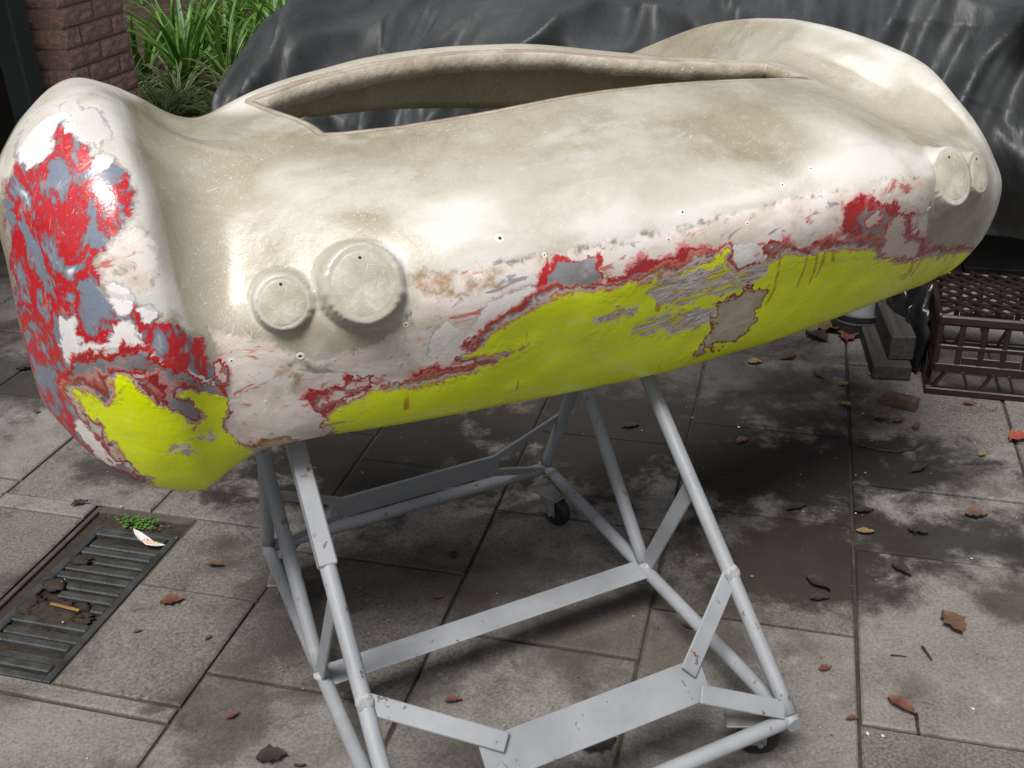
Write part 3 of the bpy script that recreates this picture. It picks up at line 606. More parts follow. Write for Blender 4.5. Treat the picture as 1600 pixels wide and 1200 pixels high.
# whitens convex places: sanding wear plus the shoulder's highlight painted into the colour
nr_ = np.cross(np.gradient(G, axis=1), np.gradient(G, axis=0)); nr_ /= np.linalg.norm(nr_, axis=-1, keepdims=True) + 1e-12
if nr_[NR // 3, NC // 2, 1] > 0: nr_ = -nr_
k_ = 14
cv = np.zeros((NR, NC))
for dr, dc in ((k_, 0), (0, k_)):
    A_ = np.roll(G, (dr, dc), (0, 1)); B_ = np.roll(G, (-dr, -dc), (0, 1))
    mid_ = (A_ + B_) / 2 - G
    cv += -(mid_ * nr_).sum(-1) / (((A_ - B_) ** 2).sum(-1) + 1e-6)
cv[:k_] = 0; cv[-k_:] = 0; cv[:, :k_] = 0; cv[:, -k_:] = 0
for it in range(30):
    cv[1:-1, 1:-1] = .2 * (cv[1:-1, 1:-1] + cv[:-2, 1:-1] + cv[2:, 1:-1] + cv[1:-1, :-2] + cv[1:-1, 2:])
sand_highlight = np.clip((cv - .12) / .55, 0, 1)
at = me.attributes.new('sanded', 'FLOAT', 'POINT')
at.data.foreach_set('value', sand_highlight.ravel().astype(np.float32))
lp_ = np.concatenate([G[rowi[6], coli[7]:coli[14] + 1:2], G[rowi[7], coli[7]:coli[14] + 1:2], G[rowi[6]:rowi[7] + 1, coli[7]], G[rowi[6]:rowi[7] + 1, coli[14]]])
flat = G.reshape(-1, 3)
dm = np.full(len(flat), 1.0)
near = np.where(rowid > rowi[5])[0]
for q in lp_:
    dm[near] = np.minimum(dm[near], ((flat[near] - q) ** 2).sum(1))
at = me.attributes.new('rim', 'FLOAT', 'POINT')
at.data.foreach_set('value', np.sqrt(dm).astype(np.float32))
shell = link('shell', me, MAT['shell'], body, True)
sol = shell.modifiers.new('thickness', 'SOLIDIFY')
sol.thickness = .006
sol.offset = -1

# lip round the lid opening
def lip():
    a = [G[rowi[6], c] for c in range(coli[7], coli[14] + 1)]
    b = [G[r, coli[14]] for r in range(rowi[6] + 1, rowi[7] + 1)]
    c_ = [G[rowi[7], c] for c in range(coli[14] - 1, coli[7] - 1, -1)]
    d = [G[r, coli[7]] for r in range(rowi[7] - 1, rowi[6], -1)]
    loop = [Vector(p) + Vector((U0, 0, 0)) for p in a + b + c_ + d]
    n = len(loop)
    cen = sum(loop, Vector()) / n
    rings = [[], [], [], []]
    for i, p in enumerate(loop):
        tg = (loop[(i + 3) % n] - loop[i - 3]); tg.z = 0; tg.normalize()
        inw = Vector((-tg.y, tg.x, 0))
        if inw.dot(cen - p) < 0: inw = -inw
        w = .0015 * mnoise.noise(p * 30)
        rings[0].append(p - inw * .002 + Vector((0, 0, .0006)))
        rings[1].append(p + inw * (.004 + w) + Vector((0, 0, -.004)))
        rings[2].append(p + inw * (.003 + w) + Vector((0, 0, -.036 + 3 * w)))
        rings[3].append(p - inw * (.003) + Vector((0, 0, -.037 + 3 * w)))
    V = [q for r in rings for q in r]
    F = []
    for k in range(3):
        for i in range(n):
            F.append((k * n + i, k * n + (i + 1) % n, (k + 1) * n + (i + 1) % n, (k + 1) * n + i))
    return V, F
t = NT('raw_lip', .6, .4)
o_ = t.obj()
n_ = t.noise(o_, 14, 8, .7)
lc = t.ramp(n_, [(.3, srgb(150, 136, 112)), (.55, srgb(188, 178, 160)), (.75, srgb(214, 206, 194))])
lc = t.mix(t.step(t.noise(o_, 40, 5, .7), .6, .72, 0, .6), lc, srgb(150, 112, 104))
lc = t.mix(t.step(t.noise(o_, 90, 3, .7), .66, .72, 0, .9), lc, srgb(240, 238, 232))
MAT['lip'] = t.done(lc, None, t.bump(t.noise(o_, 60, 6, .7), .6, .004))
v_, f_ = lip()
lo = from_py('opening_lip', v_, f_, MAT['lip'], body, True)
bmx = bmesh.new(); bmx.from_mesh(lo.data); bmesh.ops.recalc_face_normals(bmx, faces=bmx.faces); bmx.to_mesh(lo.data); bmx.free()

# moulded lamp pods
t = NT('pod_resin', .42, .5)
o_ = t.obj()
strands = None
for i, (ang, ang2) in enumerate(((.2, .3), (1.0, -.4), (1.9, .5), (2.6, .1), (.6, .9))):
    n = t.step(t.noise(t.aniso(o_, (30, 460, 460), (0, 0, ang), (i * 3.1, i, 2)), 1.0, 2, .5), .66, .74)
    strands = n if strands is None else t.math('MAXIMUM', strands, n)
pc = t.ramp(t.noise(o_, 16, 7, .65), [(.3, srgb(160, 155, 134)), (.55, srgb(186, 182, 164)), (.75, srgb(214, 212, 202))])
pc = t.mix(t.math('MULTIPLY', strands, .55), pc, srgb(244, 243, 232))
MAT['pod'] = t.done(pc, t.step(t.noise(o_, 30, 4), .3, .7, .34, .55), t.bump(t.math('ADD', t.math('MULTIPLY', strands, .5), t.noise(o_, 50, 6, .7)), .5, .003))
simple('hole_dark', srgb(40, 36, 34), .8, .3, 40, 0)
simple('hole_rim', srgb(226, 222, 214), .6, .15, 60, .2)

def pod(c, r, nrm, depth):
    # lathe around +Z, face at z=0; irregular hand-laid edge, flared foot
    prof = [(0, .0015), (r * .35, .001), (r * .7, .0), (r * .78, -.0012), (r * .87, -.0036), (r * .94, -.0075), (r * .98, -.012), (r * 1.0, -.016)]
    bm = lathe(prof, 56)
    for v in bm.verts:
        k = 1 + .02 * mnoise.noise(Vector((v.co.x * 30, v.co.y * 30, c[0] * 10)))
        v.co.x *= k; v.co.y *= k
        v.co.z += .0012 * mnoise.noise(Vector((v.co.x * 45 + 7, v.co.y * 45, 1)))
    q = Vector(nrm).normalized().to_track_quat('Z', 'Y')
    o = from_bm('light_pod', bm, MAT['pod'], body, True)
    o.rotation_euler = q.to_euler()
    o.location = (c[0] + U0, c[1], c[2])
    h = from_bm('drill_hole', lathe([(0, .0008), (.0022, .0008), (.0024, .0014), (.003, .001), (.0032, -.001)], 16), MAT['hole_dark'], o)
    h.location = (0, r * .62 * 1, .0008); h.scale = (.7, .7, .7)
    return o
for p_ in PODS: pod(*p_)

# drilled fixing holes, each with a pale sanded rim
from mathutils.bvhtree import BVHTree
step_ = 3
bv = BVHTree.FromPolygons([Vector(v) for v in verts], faces)
HOLES = [(-.358, 1.027, 1.6), (-.292, .994, .8), (-.062, .977, .8), (-.02, 1.01, 1.2), (.196, 1.019, 1.0), (.269, 1.033, 1.0), (.555, .913, 1.2), (-.781, .883, .9), (-.683, .883, 1.4), (-.525, .92, .9), (.269, .976, .8), (.1, .975, .8), (.42, .97, .8), (-.74, .80, .7)]
hole_me = None
for (x, z, s) in HOLES:
    loc, nr, idx, d = bv.ray_cast(Vector((x + U0, -1.5, z)), Vector((0, 1, 0)))
    if loc is None: continue
    if nr.y > 0: nr = -nr
    q = nr.to_track_quat('Z', 'Y').to_euler()
    rim = from_bm('fixing_hole', lathe([(.0026, .0004), (.0034, .0012), (.0062, .0010), (.0082, .0)], 20), MAT['hole_rim'], body, True)
    rim.location = loc; rim.rotation_euler = q; rim.scale = (s * .62, s * .62, s * .62)
    hh = from_bm('hole', lathe([(0, .0003), (.0027, .0006)], 16), MAT['hole_dark'], rim)

# ragged laminate flashing along the lower right edge
simple('flash_resin', srgb(176, 160, 128), .55, .3, 40, .4)
rf = random.Random(3)
for k in range(20):
    x = .18 + k * .036 + rf.uniform(-.012, .012)
    c = int(np.argmin(np.abs(G[rowi[1], :, 0] - x)))
    p = Vector(G[rowi[1] - 2, c]) + Vector((U0, 0, 0))
    w, hgt = rf.uniform(.02, .05), rf.uniform(.004, .016) * (1.6 if k > 12 else .7)
    vv = [(-w / 2, -.004, .008), (-w / 6, -.006, .006), (w / 5, -.004, .006), (w / 2, -.004, .008), (w / 2.4, .002, -hgt * rf.uniform(.2, .7)), (w / 8, .004, -hgt), (-w / 5, .0, -hgt * rf.uniform(.3, .9)), (-w / 2.2, .003, -hgt * .3)]
    vb = [(a, b + .003, z) for a, b, z in vv]
    fs = [tuple(range(8)), tuple(range(15, 7, -1))] + [(i, 8 + i, 8 + (i + 1) % 8, (i + 1) % 8) for i in range(8)]
    o = from_py('ragged_flashing', vv + vb, fs, MAT['flash_resin'], body)
    o.location = p
    o.rotation_euler = (rf.uniform(-.4, .2), rf.uniform(-.2, .2), .25)

# ------------------------------------------------------------------ steel trolley
def mat_steel():
    t = NT('grey_painted_steel', .45, .5)
    o = t.obj()
    n = t.noise(o, 5, 6, .6)
    c = t.ramp(n, [(.3, srgb(126, 129, 133)), (.6, srgb(146, 149, 153)), (.8, srgb(160, 163, 166))])
    c = t.mix(t.step(t.noise(t.mapping(o, loc=(3, 1, 2)), 18, 8, .7), .56, .75, 0, .45), c, srgb(168, 156, 146))
    ch = t.step(t.noise(t.mapping(o, (1, 1, .6)), 55, 4, .6), .645, .66, 0, 1)
    ch = t.math('MULTIPLY', ch, t.step(t.noise(o, 9, 4), .46, .54))
    c = t.mix(ch, c, t.ramp(t.noise(o, 30, 3), [(.4, srgb(96, 92, 90)), (.6, srgb(120, 78, 58))]))
    rust = t.step(t.noise(t.mapping(o, loc=(7, 7, 7)), 14, 9, .75), .60, .74, 0, .6)
    c = t.mix(rust, c, srgb(160, 116, 86))
    h = t.math('ADD', t.math('MULTIPLY', ch, -1.0), t.math('MULTIPLY', t.noise(o, 60, 4), .4))
    return t.done(c, t.step(n, .3, .7, .38, .55), t.bump(h, .35, .002))
MAT['steel'] = mat_steel()
simple('weld_bead', srgb(168, 168, 170), .5, .3, 90, .8)
simple('galv_plate', srgb(140, 137, 131), .5, .25, 40, .2, .3)
simple('rubber', srgb(28, 28, 30), .6, .3, 30, .2)
simple('wheel_hub', srgb(52, 52, 56), .5, .3, 30, .2)
ST = MAT['steel']
tro = empty('steel_trolley', TORG, TROT, 'pale grey painted tubular steel trolley on castors under the car body', 'trolley')
r_ = .0148
zb = .122
FU, BUK = .372, .365
def tb(n, p, q, r=r_): return tube(n, p, q, r, ST, tro)
for s in (-1, 1):
    tb('base_rail', (s * FU, -.515, zb), (s * BUK, .49, zb))
    tb('front_leg', (s * FU, -.497, zb + .012), (s * .348, .12, .735))
    tb('middle_leg', (s * .372, .012, zb + .01), (s * .368, .315, .50))
    tb('rear_leg', (s * .362, .475, zb + .01), (s * .365, .29, .50))
    bar('side_brace', (s * .374, .0, zb + .016), (s * .361, -.165, .445), .038, .006, ST, tro, (1, 0, 0))
    tb('head_tube', (s * .352, .09, .725), (s * .366, .33, .51), .014)
tb('front_rail', (-FU + .0, -.497, zb - .0015), (FU + .012, -.497, zb - .0015))
tb('rear_rail', (-BUK, .476, zb + .001), (BUK, .476, zb + .001))
tb('top_cross_tube', (-.36, .11, .735), (.36, .11, .735))
bar('cross_bar', (-.357, .0, zb + .004), (.357, .0, zb + .004), .006, .062, ST, tro, (0, 1, 0))
# square sleeve round the upper left leg
pL0, pL1 = Vector((-FU, -.497, zb + .012)), Vector((-.348, .12, .735))
bar('leg_sleeve', pL0.lerp(pL1, .585), pL0.lerp(pL1, .97), .032, .032, ST, tro, (0, 1, 0), .003)
# front and rear tie plates with their braces, in the plane of the legs
fd = Vector((0, .67, .74)).normalized()
fnm = Vector((0, -.74, .67)).normalized()
def plate(name, u0, u1, v, z, hgt, d, nn):
    c = Vector((0, v, z))
    m = Matrix((Vector((1, 0, 0)), d, nn)).transposed().to_4x4()
    m.translation = c
    return from_bm(name, box_bm((u0, -hgt / 2, -.003), (u1, hgt / 2, .003), .0015, mtx=m), ST, tro)
plate('front_tie_plate', -.205, .235, -.418, .217, .075, fd, fnm)
for s, pu in ((-1, -.16), (1, .20)):
    bar('front_brace', (pu, -.408 - .006, .240), (s * .366, -.302, .325), .006, .034, ST, tro, (0, .67, .74))
    bar('front_brace', (pu + s * .01, -.436 - .006, .208), (s * .362, -.494, .146), .006, .034, ST, tro, (0, .67, .74))
bd = Vector((0, -.42, .9)).normalized()
bn = Vector((0, .9, .42)).normalized()
plate('rear_tie_plate', -.217, .212, .432, .205, .085, bd, bn)
for s in (-1, 1):
    bar('rear_brace', (s * .195, .418, .232), (s * .362, .381, .328), .006, .03, ST, tro, (0, -.42, .9))
    bar('rear_brace', (s * .195, .440, .180), (s * .358, .470, .122), .006, .03, ST, tro, (0, -.42, .9))
# weld beads at the joints
wb = lathe([(0, .006), (.010, .004), (.0175, 0), (.019, -.006)], 14)
for v in wb.verts: v.co += Vector((mnoise.noise(v.co * 90), mnoise.noise(v.co * 90 + Vector((3, 0, 0))), 0)) * .003
wme = bpy.data.meshes.new('weld'); wb.to_mesh(wme); wb.free()
for s in (-1, 1):
    for p, nn in (((s * .365, -.31, .333), (0, -.74, .67)), ((s * .372, .0, zb + .014), (0, 0, 1)), ((s * FU, -.5, zb + .012), (0, -.5, .8)), ((s * .36, .476, zb + .014), (0, 0, 1))):
        o = link('weld', wme, MAT['weld_bead'], tro, True)
        o.location = p
        o.rotation_euler = Vector(nn).to_track_quat('Z', 'Y').to_euler()
        o.scale = (.9, .9, .8)
# castors
def castor(x, y, rz):
    c = empty('castor', (x, y, 0)); c.parent = tro; c.rotation_euler = (0, 0, rz)
    bm = box_bm((-.05, -.036, .094), (.05, .036, .099), .001)
    from_bm('mounting_plate', bm, MAT['galv_plate'], c)
    f = bmesh.new()
    for s in (-1, 1):
        box_bm((-.016, s * .021 - .0015, .036), (.030, s * .021 + .0015, .088), .001, f)
    box_bm((-.018, -.024, .086), (.032, .024, .092), .001, f)
    from_bm('fork', f, MAT['galv_plate'], c)
    w = lathe([(.012, -.015), (.030, -.015), (.037, -.012), (.041, -.006), (.042, 0), (.041, .006), (.037, .012), (.030, .015), (.012, .015)], 28)
    bmesh.ops.rotate(w, cent=(0, 0, 0), matrix=Matrix.Rotation(math.pi / 2, 3, 'X'), verts=w.verts)
    bmesh.ops.translate(w, vec=(.018, 0, .042), verts=w.verts)
    from_bm('tyre', w, MAT['rubber'], c, True)
    h = lathe([(0, -.017), (.012, -.017), (.014, -.012), (.026, -.010), (.026, .010), (.014, .012), (.012, .017), (0, .017)], 20)
    bmesh.ops.rotate(h, cent=(0, 0, 0), matrix=Matrix.Rotation(math.pi / 2, 3, 'X'), verts=h.verts)
    bmesh.ops.translate(h, vec=(.018, 0, .042), verts=h.verts)
    from_bm('hub', h, MAT['wheel_hub'], c)
    b = lathe([(0, -.029), (.006, -.029), (.007, -.024), (.007, .024), (.006, .029), (0, .029)], 8)
    bmesh.ops.rotate(b, cent=(0, 0, 0), matrix=Matrix.Rotation(math.pi / 2, 3, 'X'), verts=b.verts)
    bmesh.ops.translate(b, vec=(.018, 0, .042), verts=b.verts)
    from_bm('axle_bolt', b, MAT['galv_plate'], c)
castor(.345, .415, -1.2)
castor(-.345, .40, 1.2)
castor(.335, -.435, -.5)
castor(-.345, -.43, .3)
# ------------------------------------------------------------------ drain with its grate
simple('grate_iron', srgb(66, 67, 65), .55, .35, 22, .5, .35)
simple('grate_dirt', srgb(52, 42, 32), .95, .5, 40, .9)
simple('pit_concrete', srgb(70, 64, 56), .9, .4, 16, .5)
DB0, DB1, DA0, DA1 = DRAIN
pit = empty('drain_pit', (0, 0, 0), -YAW); pit['kind'] = 'structure'
from_bm('pit_floor', box_bm((DB0 - .02, DA0 - .02, -.32), (DB1 + .02, DA1 + .02, -.30)), MAT['grate_dirt'], pit)
for lo_, hi_ in (((DB0 - .02, DA0 - .02, -.3), (DB0 + .012, DA1 + .02, -.009)), ((DB1 - .008, DA0 - .02, -.3), (DB1 + .02, DA1 + .02, -.0095)),
                 ((DB0 + .012, DA0 - .02, -.3), (DB1 - .008, DA0 + .006, -.0092)), ((DB0 + .012, DA1 - .02, -.3), (DB1 - .008, DA1 + .02, -.0088))):
    from_bm('pit_wall', box_bm(lo_, hi_, .002), MAT['pit_concrete'], pit)
# ledge of dirty mortar at the upper and left margin
from_bm('mortar_ledge', box_bm((DB0 + .012, DA0 + .006, -.06), (DB0 + .042, DA1 - .02, -.018), .003), MAT['grate_dirt'], pit)
from_bm('mortar_ledge', box_bm((DB0 + .042, DA1 - .07, -.06), (DB1 - .008, DA1 - .02, -.018), .003), MAT['grate_dirt'], pit)
gx0, gx1, gy0, gy1 = DB0 + .046, DB1 - .010, DA0 + .008, DA1 - .072
grate = empty('drain_grate', AB((gy0 + gy1) / 2, (gx0 + gx1) / 2, 0), -YAW, 'slotted grey iron drain grate set in the paving at left', 'drain grate')
gcx, gcy = (gx0 + gx1) / 2, (gy0 + gy1) / 2
W2, L2 = (gx1 - gx0) / 2, (gy1 - gy0) / 2
def gbar(n, x0, x1, y0, y1, z0=-.034, z1=-.008, bev=.002, mat='grate_iron'):
    return from_bm(n, box_bm((x0, y0, z0), (x1, y1, z1), bev), MAT[mat], grate)
gbar('frame_side', -W2, -W2 + .024, -L2, L2); gbar('frame_side', W2 - .02, W2, -L2, L2)
gbar('frame_end', -W2 + .024, W2 - .02, -L2, -L2 + .018, z1=-.0085); gbar('frame_end', -W2 + .024, W2 - .02, L2 - .018, L2, z1=-.0085)
nb = 15
pitch_ = (2 * L2 - .036) / nb
gr = random.Random(8)
for k in range(nb):
    if k == 5: continue
    y = -L2 + .018 + pitch_ * (k + .5)
    dx = .05 if k in (6, 7) else 0
    o = gbar('grate_bar', -W2 + .024 + dx, W2 - .02, y - pitch_ * .33, y + pitch_ * .33, -.036, -.0095, .003)
    o.rotation_euler = (gr.uniform(-.05, .05), 0, 0) if k != 5 else (0, 0, 0)
# mud packed into one slot
def blob(name, sx, sy, sz, mat, seed, parent=None, n=2, amp=.35, freq=3.0):
    bm = bmesh.new()
    bmesh.ops.create_icosphere(bm, subdivisions=n, radius=1)
    for v in bm.verts:
        k = 1 + amp * mnoise.fractal(v.co * freq + Vector((seed, seed * 2, 0)), .8, 2, 4)
        v.co = Vector((v.co.x * sx * k, v.co.y * sy * k, max(v.co.z, -.3) * sz * k))
    return from_bm(name, bm, mat, parent, True)
mud = blob('packed_mud', .085, .045, .016, MAT['grate_dirt'], 3, None, 4, .5, 4)
mud.location = AB(gcy - L2 + .018 + pitch_ * 5.6, gcx - .005, -.016); mud.rotation_euler = (0, 0, -YAW)
tag(mud, 'dark mud packed into a gap of the drain grate', 'mud')
for i_, (bx, ay, sx, sy, sd_) in enumerate(((gcx - .075, gcy + .02, .03, .02, 5), (gcx - .07, gcy + .12, .026, .016, 7), (gcx - .08, gcy - .06, .026, .03, 9))):
    o = blob('rotten_leaf_clump', sx, sy, .010, MAT['grate_dirt'], sd_, None, 3, .6, 4)
    o.location = AB(ay, bx, -.006); o.rotation_euler = (0, 0, -YAW)
    tag(o, ['rotten leaf clump at the middle of the grate left edge', 'rotten leaf clump on the grate nearest the clover tuft', 'rotten leaf clump beside the packed mud on the grate'][i_], 'leaf litter', 'rotten leaf clumps on the drain grate')
simple('clover_leaf', srgb(74, 112, 40), .55, .35, 60, 0)
cv, cf = [], []
cr_ = random.Random(2)
for k in range(120):
    x, y = cr_.gauss(0, .028), cr_.gauss(0, .012)
    h = cr_.uniform(.004, .02)
    r0 = cr_.uniform(.003, .0055)
    base = len(cv)
    tilt = cr_.uniform(-.6, .6)
    for q in range(5):
        a = 2 * math.pi * q / 5
        cv.append((x + r0 * math.cos(a), y + r0 * math.sin(a), h + r0 * math.cos(a) * tilt))
    cf.append(tuple(range(base, base + 5)))
clover = from_py('clover_tuft', cv, cf, MAT['clover_leaf'])
clover.location = AB(DA1 - .05, DB0 + .155, -.014); clover.rotation_euler = (0, 0, -YAW)
tag(clover, 'small green clover tuft growing at the top of the drain', 'weed')
# torn paper
t = NT('torn_paper', .7, .3)
o_ = t.obj()
pc = t.ramp(t.noise(o_, 30, 5, .6), [(.35, srgb(200, 196, 190)), (.56, srgb(222, 218, 212)), (.6, srgb(186, 104, 90)), (.63, srgb(214, 210, 204)), (.68, srgb(176, 172, 96))])
MAT['paper'] = t.done(pc, None, t.bump(t.noise(o_, 30, 3), .6, .004))
pv = [(-.06, .02, .004), (-.02, .006, .010), (.03, -.012, .006), (.065, -.012, .002), (.045, -.024, .003), (.02, -.03, .006), (-.01, -.022, .012), (-.035, -.004, .009)]
paper = from_py('paper_scrap', pv + [(a, b, z - .0015) for a, b, z in pv], [tuple(range(8)), tuple(range(15, 7, -1))] + [(i, 8 + i, 8 + (i + 1) % 8, (i + 1) % 8) for i in range(8)], MAT['paper'])
paper.location = AB(gcy + L2 - .03, gcx + .045, -.006); paper.rotation_euler = (0, 0, -YAW - .1)
tag(paper, 'torn white printed paper scrap lying on the drain grate', 'paper')
simple('straw', srgb(128, 100, 46), .7, .3, 40, 0)
straw = from_bm('straw_blade', box_bm((-.04, -.004, 0), (.04, .004, .002), .001), MAT['straw'])
straw.location = AB(gcy - L2 + .018 + pitch_ * 5.8, gcx + .012, .004); straw.rotation_euler = (.1, .04, -YAW - .05)
tag(straw, 'yellow dry blade lying on the mud in the drain grate', 'straw')

# ------------------------------------------------------------------ brick pier and dark carport at left
def mat_brick():
    t = NT('rockface_brick', .85, .3)
    o = t.obj()
    n = t.noise(t.mapping(o, loc=(0, 0, 0)), 22, 8, .7)
    c = t.ramp(n, [(.3, srgb(138, 108, 95)), (.5, srgb(176, 144, 128)), (.72, srgb(204, 176, 160))])
    c = t.mix(t.step(t.rnd(), 0, 1, 0, .45), c, srgb(160, 120, 104))
    h = t.math('ADD', t.math('MULTIPLY', t.noise(t.mapping(o, (1, 1, 1.5)), 38, 7, .7), 1.5), t.noise(o, 130, 5))
    return t.done(c, None, t.bump(h, .7, .008))
MAT['brick'] = mat_brick()
simple('mortar', srgb(140, 126, 112), .9, .3, 60, .5)
pier = empty('brick_pier', AB(4.32, -3.1, 0), -YAW, 'brown rock faced brick pier beside the garden bed', 'brick pier')
PL, PD, PH = .48, .35, 2.25
from_bm('mortar_core', box_bm((-PD, -PL / 2 + .006, 0), (-.007, PL / 2 - .006, PH)), MAT['mortar'], pier)
def brick_mesh(l, seed):
    bm = bmesh.new()
    nx, nz = 8, 4
    H_, D_ = .076, .11
    r = random.Random(seed)
    fr = [[None] * (nz + 1) for _ in range(nx + 1)]
    for i in range(nx + 1):
        for k in range(nz + 1):
            e = min(i, nx - i, k, nz - k)
            d = 0 if e == 0 else r.uniform(.003, .007)
            fr[i][k] = bm.verts.new((d, -l / 2 + l * i / nx, H_ * k / nz))
    for i in range(nx):
        for k in range(nz):
            bm.faces.new((fr[i][k], fr[i + 1][k], fr[i + 1][k + 1], fr[i][k + 1]))
    bk = [bm.verts.new((-D_, y, z)) for y, z in ((-l / 2, 0), (l / 2, 0), (l / 2, H_), (-l / 2, H_))]
    bm.faces.new((*[fr[nx - i][0] for i in range(nx + 1)], bk[0], bk[1]))
    bm.faces.new((*[fr[i][nz] for i in range(nx + 1)], bk[2], bk[3]))
    bm.faces.new((*[fr[0][k] for k in range(nz + 1)], bk[3], bk[0]))
    bm.faces.new((*[fr[nx][nz - k] for k in range(nz + 1)], bk[1], bk[2]))
    bm.faces.new((bk[3], bk[2], bk[1], bk[0]))
    bmesh.ops.recalc_face_normals(bm, faces=bm.faces)
    me = bpy.data.meshes.new('brick'); bm.to_mesh(me); bm.free()
    me.materials.append(MAT['brick'])
    return me
full = [brick_mesh(.23, i) for i in range(5)]
half = [brick_mesh(.11, 20 + i) for i in range(4)]
br_ = random.Random(6)
for cidx in range(26):
    z = .005 + cidx * .0862
    if cidx % 2 == 0: lay = [(-.12, full), (.12, full)]
    else: lay = [(-.18, half), (.0, full), (.18, half)]
    for y, pool in lay:
        o = link('brick', br_.choice(pool), None, pier)
        o.location = (br_.uniform(-.002, .002), y, z)
    # return face toward the carport (near end)
    for x in ((-.2,) if cidx % 2 else (-.12 - .115,)):
        o = link('brick', br_.choice(full), None, pier)
        o.location = (x - (0 if cidx % 2 else 0), -PL / 2 - .001, z); o.rotation_euler = (0, 0, -math.pi / 2)

simple('dark_timber', srgb(58, 46, 38), .8, .35, 9, .3)
simple('dark_wall', srgb(60, 56, 52), .9, .3, 5, .3)
simple('roof_sheet', srgb(92, 92, 92), .6, .2, 4, .2)
shed = empty('carport_wall', (0, 0, 0), -YAW, 'dark shadowed carport side wall at the upper left', 'wall')
# far side of carport: wall boards running back, closed room
for k in range(16):
    y0 = 1.2 + k * .26
    from_bm('wall_board', box_bm((-4.62, y0 + .003, 0), (-4.60, y0 + .257, 2.5), .002), MAT['dark_timber'], shed)
from_bm('rear_wall', box_bm((-4.6, 4.62, 0), (-3.46, 4.70, 2.5)), MAT['dark_wall'], shed)
roof = empty('carport_roof', (0, 0, 0), -YAW, 'flat sheet roof over the dark carport at left', 'roof')
from_bm('roof_sheet', box_bm((-4.8, .9, 2.5), (-3.05, 4.85, 2.54)), MAT['roof_sheet'], roof)
from_bm('fascia', box_bm((-3.05, .9, 2.36), (-3.02, 4.85, 2.56)), MAT['dark_timber'], roof)
# downpipe / post in front of the dark opening
simple('post_paint', srgb(58, 68, 65), .6, .2, 8, .1)
t0 = AB(3.96, -3.26)
post = empty('square_post', (t0.x, t0.y, 0), -YAW, 'grey green square post standing before the dark carport', 'post')
from_bm('shaft', box_bm((-.055, -.055, .012), (.055, .055, 2.5), .006), MAT['post_paint'], post)
from_bm('base_plate', box_bm((-.09, -.09, 0), (.09, .09, .012), .003), MAT['galv_plate'], post)
# ------------------------------------------------------------------ garden bed plants
def mat_leaf(name, g0, g1, margin=None):
    t = NT(name, .42, .5)
    uvn = t.n.new('ShaderNodeUVMap'); uvn.uv_map = 'leaf'
    sx = t.n.new('ShaderNodeSeparateXYZ'); t.put(sx.inputs[0], uvn.outputs[0])
    n = t.noise(t.obj(), 14, 4)
    c = t.mix(t.step(n, .3, .7), g0, g1)
    c = t.mix(t.step(t.rnd(), .0, 1, 0, .35), c, srgb(120, 150, 60))
    if margin:
        d = t.math('ABSOLUTE', t.math('SUBTRACT', sx.outputs[0], .5))
        c = t.mix(t.step(d, .27, .33), c, margin)
    c = t.mix(t.step(sx.outputs[1], .9, 1.0, 0, .5), c, srgb(150, 130, 70))
    m = t.done(c, None, None)
    t.b.inputs['Transmission Weight'].default_value = 0
    t.b.inputs['Subsurface Weight'].default_value = 0
    # leaves let light through
    tr = t.n.new('ShaderNodeBsdfTranslucent'); t.put(tr.inputs[0], c)
    mx = t.n.new('ShaderNodeMixShader'); mx.inputs[0].default_value = .35
    out = [q for q in t.n if q.type == 'OUTPUT_MATERIAL'][0]
    t.l.new(t.b.outputs[0], mx.inputs[1]); t.l.new(tr.outputs[0], mx.inputs[2]); t.l.new(mx.outputs[0], out.inputs[0])
    return m
MAT['spider_leaf'] = mat_leaf('spider_leaf', srgb(72, 118, 44), srgb(100, 146, 60), srgb(208, 214, 160))
MAT['strap_leaf'] = mat_leaf('strap_leaf', srgb(52, 96, 30), srgb(92, 138, 48))

def blade(L, w, lift, droop, twist, seg=8):
    # arching strap along +X from the origin; returns verts, faces, uvs
    v, f, uv = [], [], []
    x = z = 0.0
    ang = lift
    for i in range(seg + 1):
        s = i / seg
        ww = w * (min(1, .45 + 3 * s) if s < .2 else 1) * (1 - max(0, (s - .55) / .45) ** 1.6 * .97)
        tw = twist * s
        for k, q in enumerate((-1, -.36, .36, 1)):
            y = q * ww / 2
            fold = abs(q) * ww * .22
            v.append((x - math.sin(ang) * fold + 0, y * math.cos(tw), z + math.cos(ang) * fold + y * math.sin(tw)))
            uv.append(((q + 1) / 2, s))
        x += math.cos(ang) * L / seg
        z += math.sin(ang) * L / seg
        ang -= droop / seg * (.4 + 1.2 * s)
    for i in range(seg):
        for k in range(3):
            a = i * 4 + k
            f.append((a, a + 1, a + 5, a + 4))
    return v, f, uv
def mesh_uv(name, v, f, uv, mat):
    me = bpy.data.meshes.new(name)
    me.from_pydata(v, [], f); me.update()
    L = me.uv_layers.new(name='leaf')
    for lp in me.loops: L.data[lp.index].uv = uv[lp.vertex_index]
    me.polygons.foreach_set('use_smooth', [True] * len(me.polygons))
    me.materials.append(mat)
    return me
lr = random.Random(12)
spider_leaves = [mesh_uv('leaf', *blade(lr.uniform(.26, .42), lr.uniform(.011, .016), lr.uniform(.7, 1.25), lr.uniform(1.5, 2.6), lr.uniform(-.4, .4)), MAT['spider_leaf']) for _ in range(8)]
strap_leaves = [mesh_uv('leaf', *blade(lr.uniform(.42, .75), lr.uniform(.024, .036), lr.uniform(1.0, 1.42), lr.uniform(.6, 2.0), lr.uniform(-.5, .5)), MAT['strap_leaf']) for _ in range(8)]
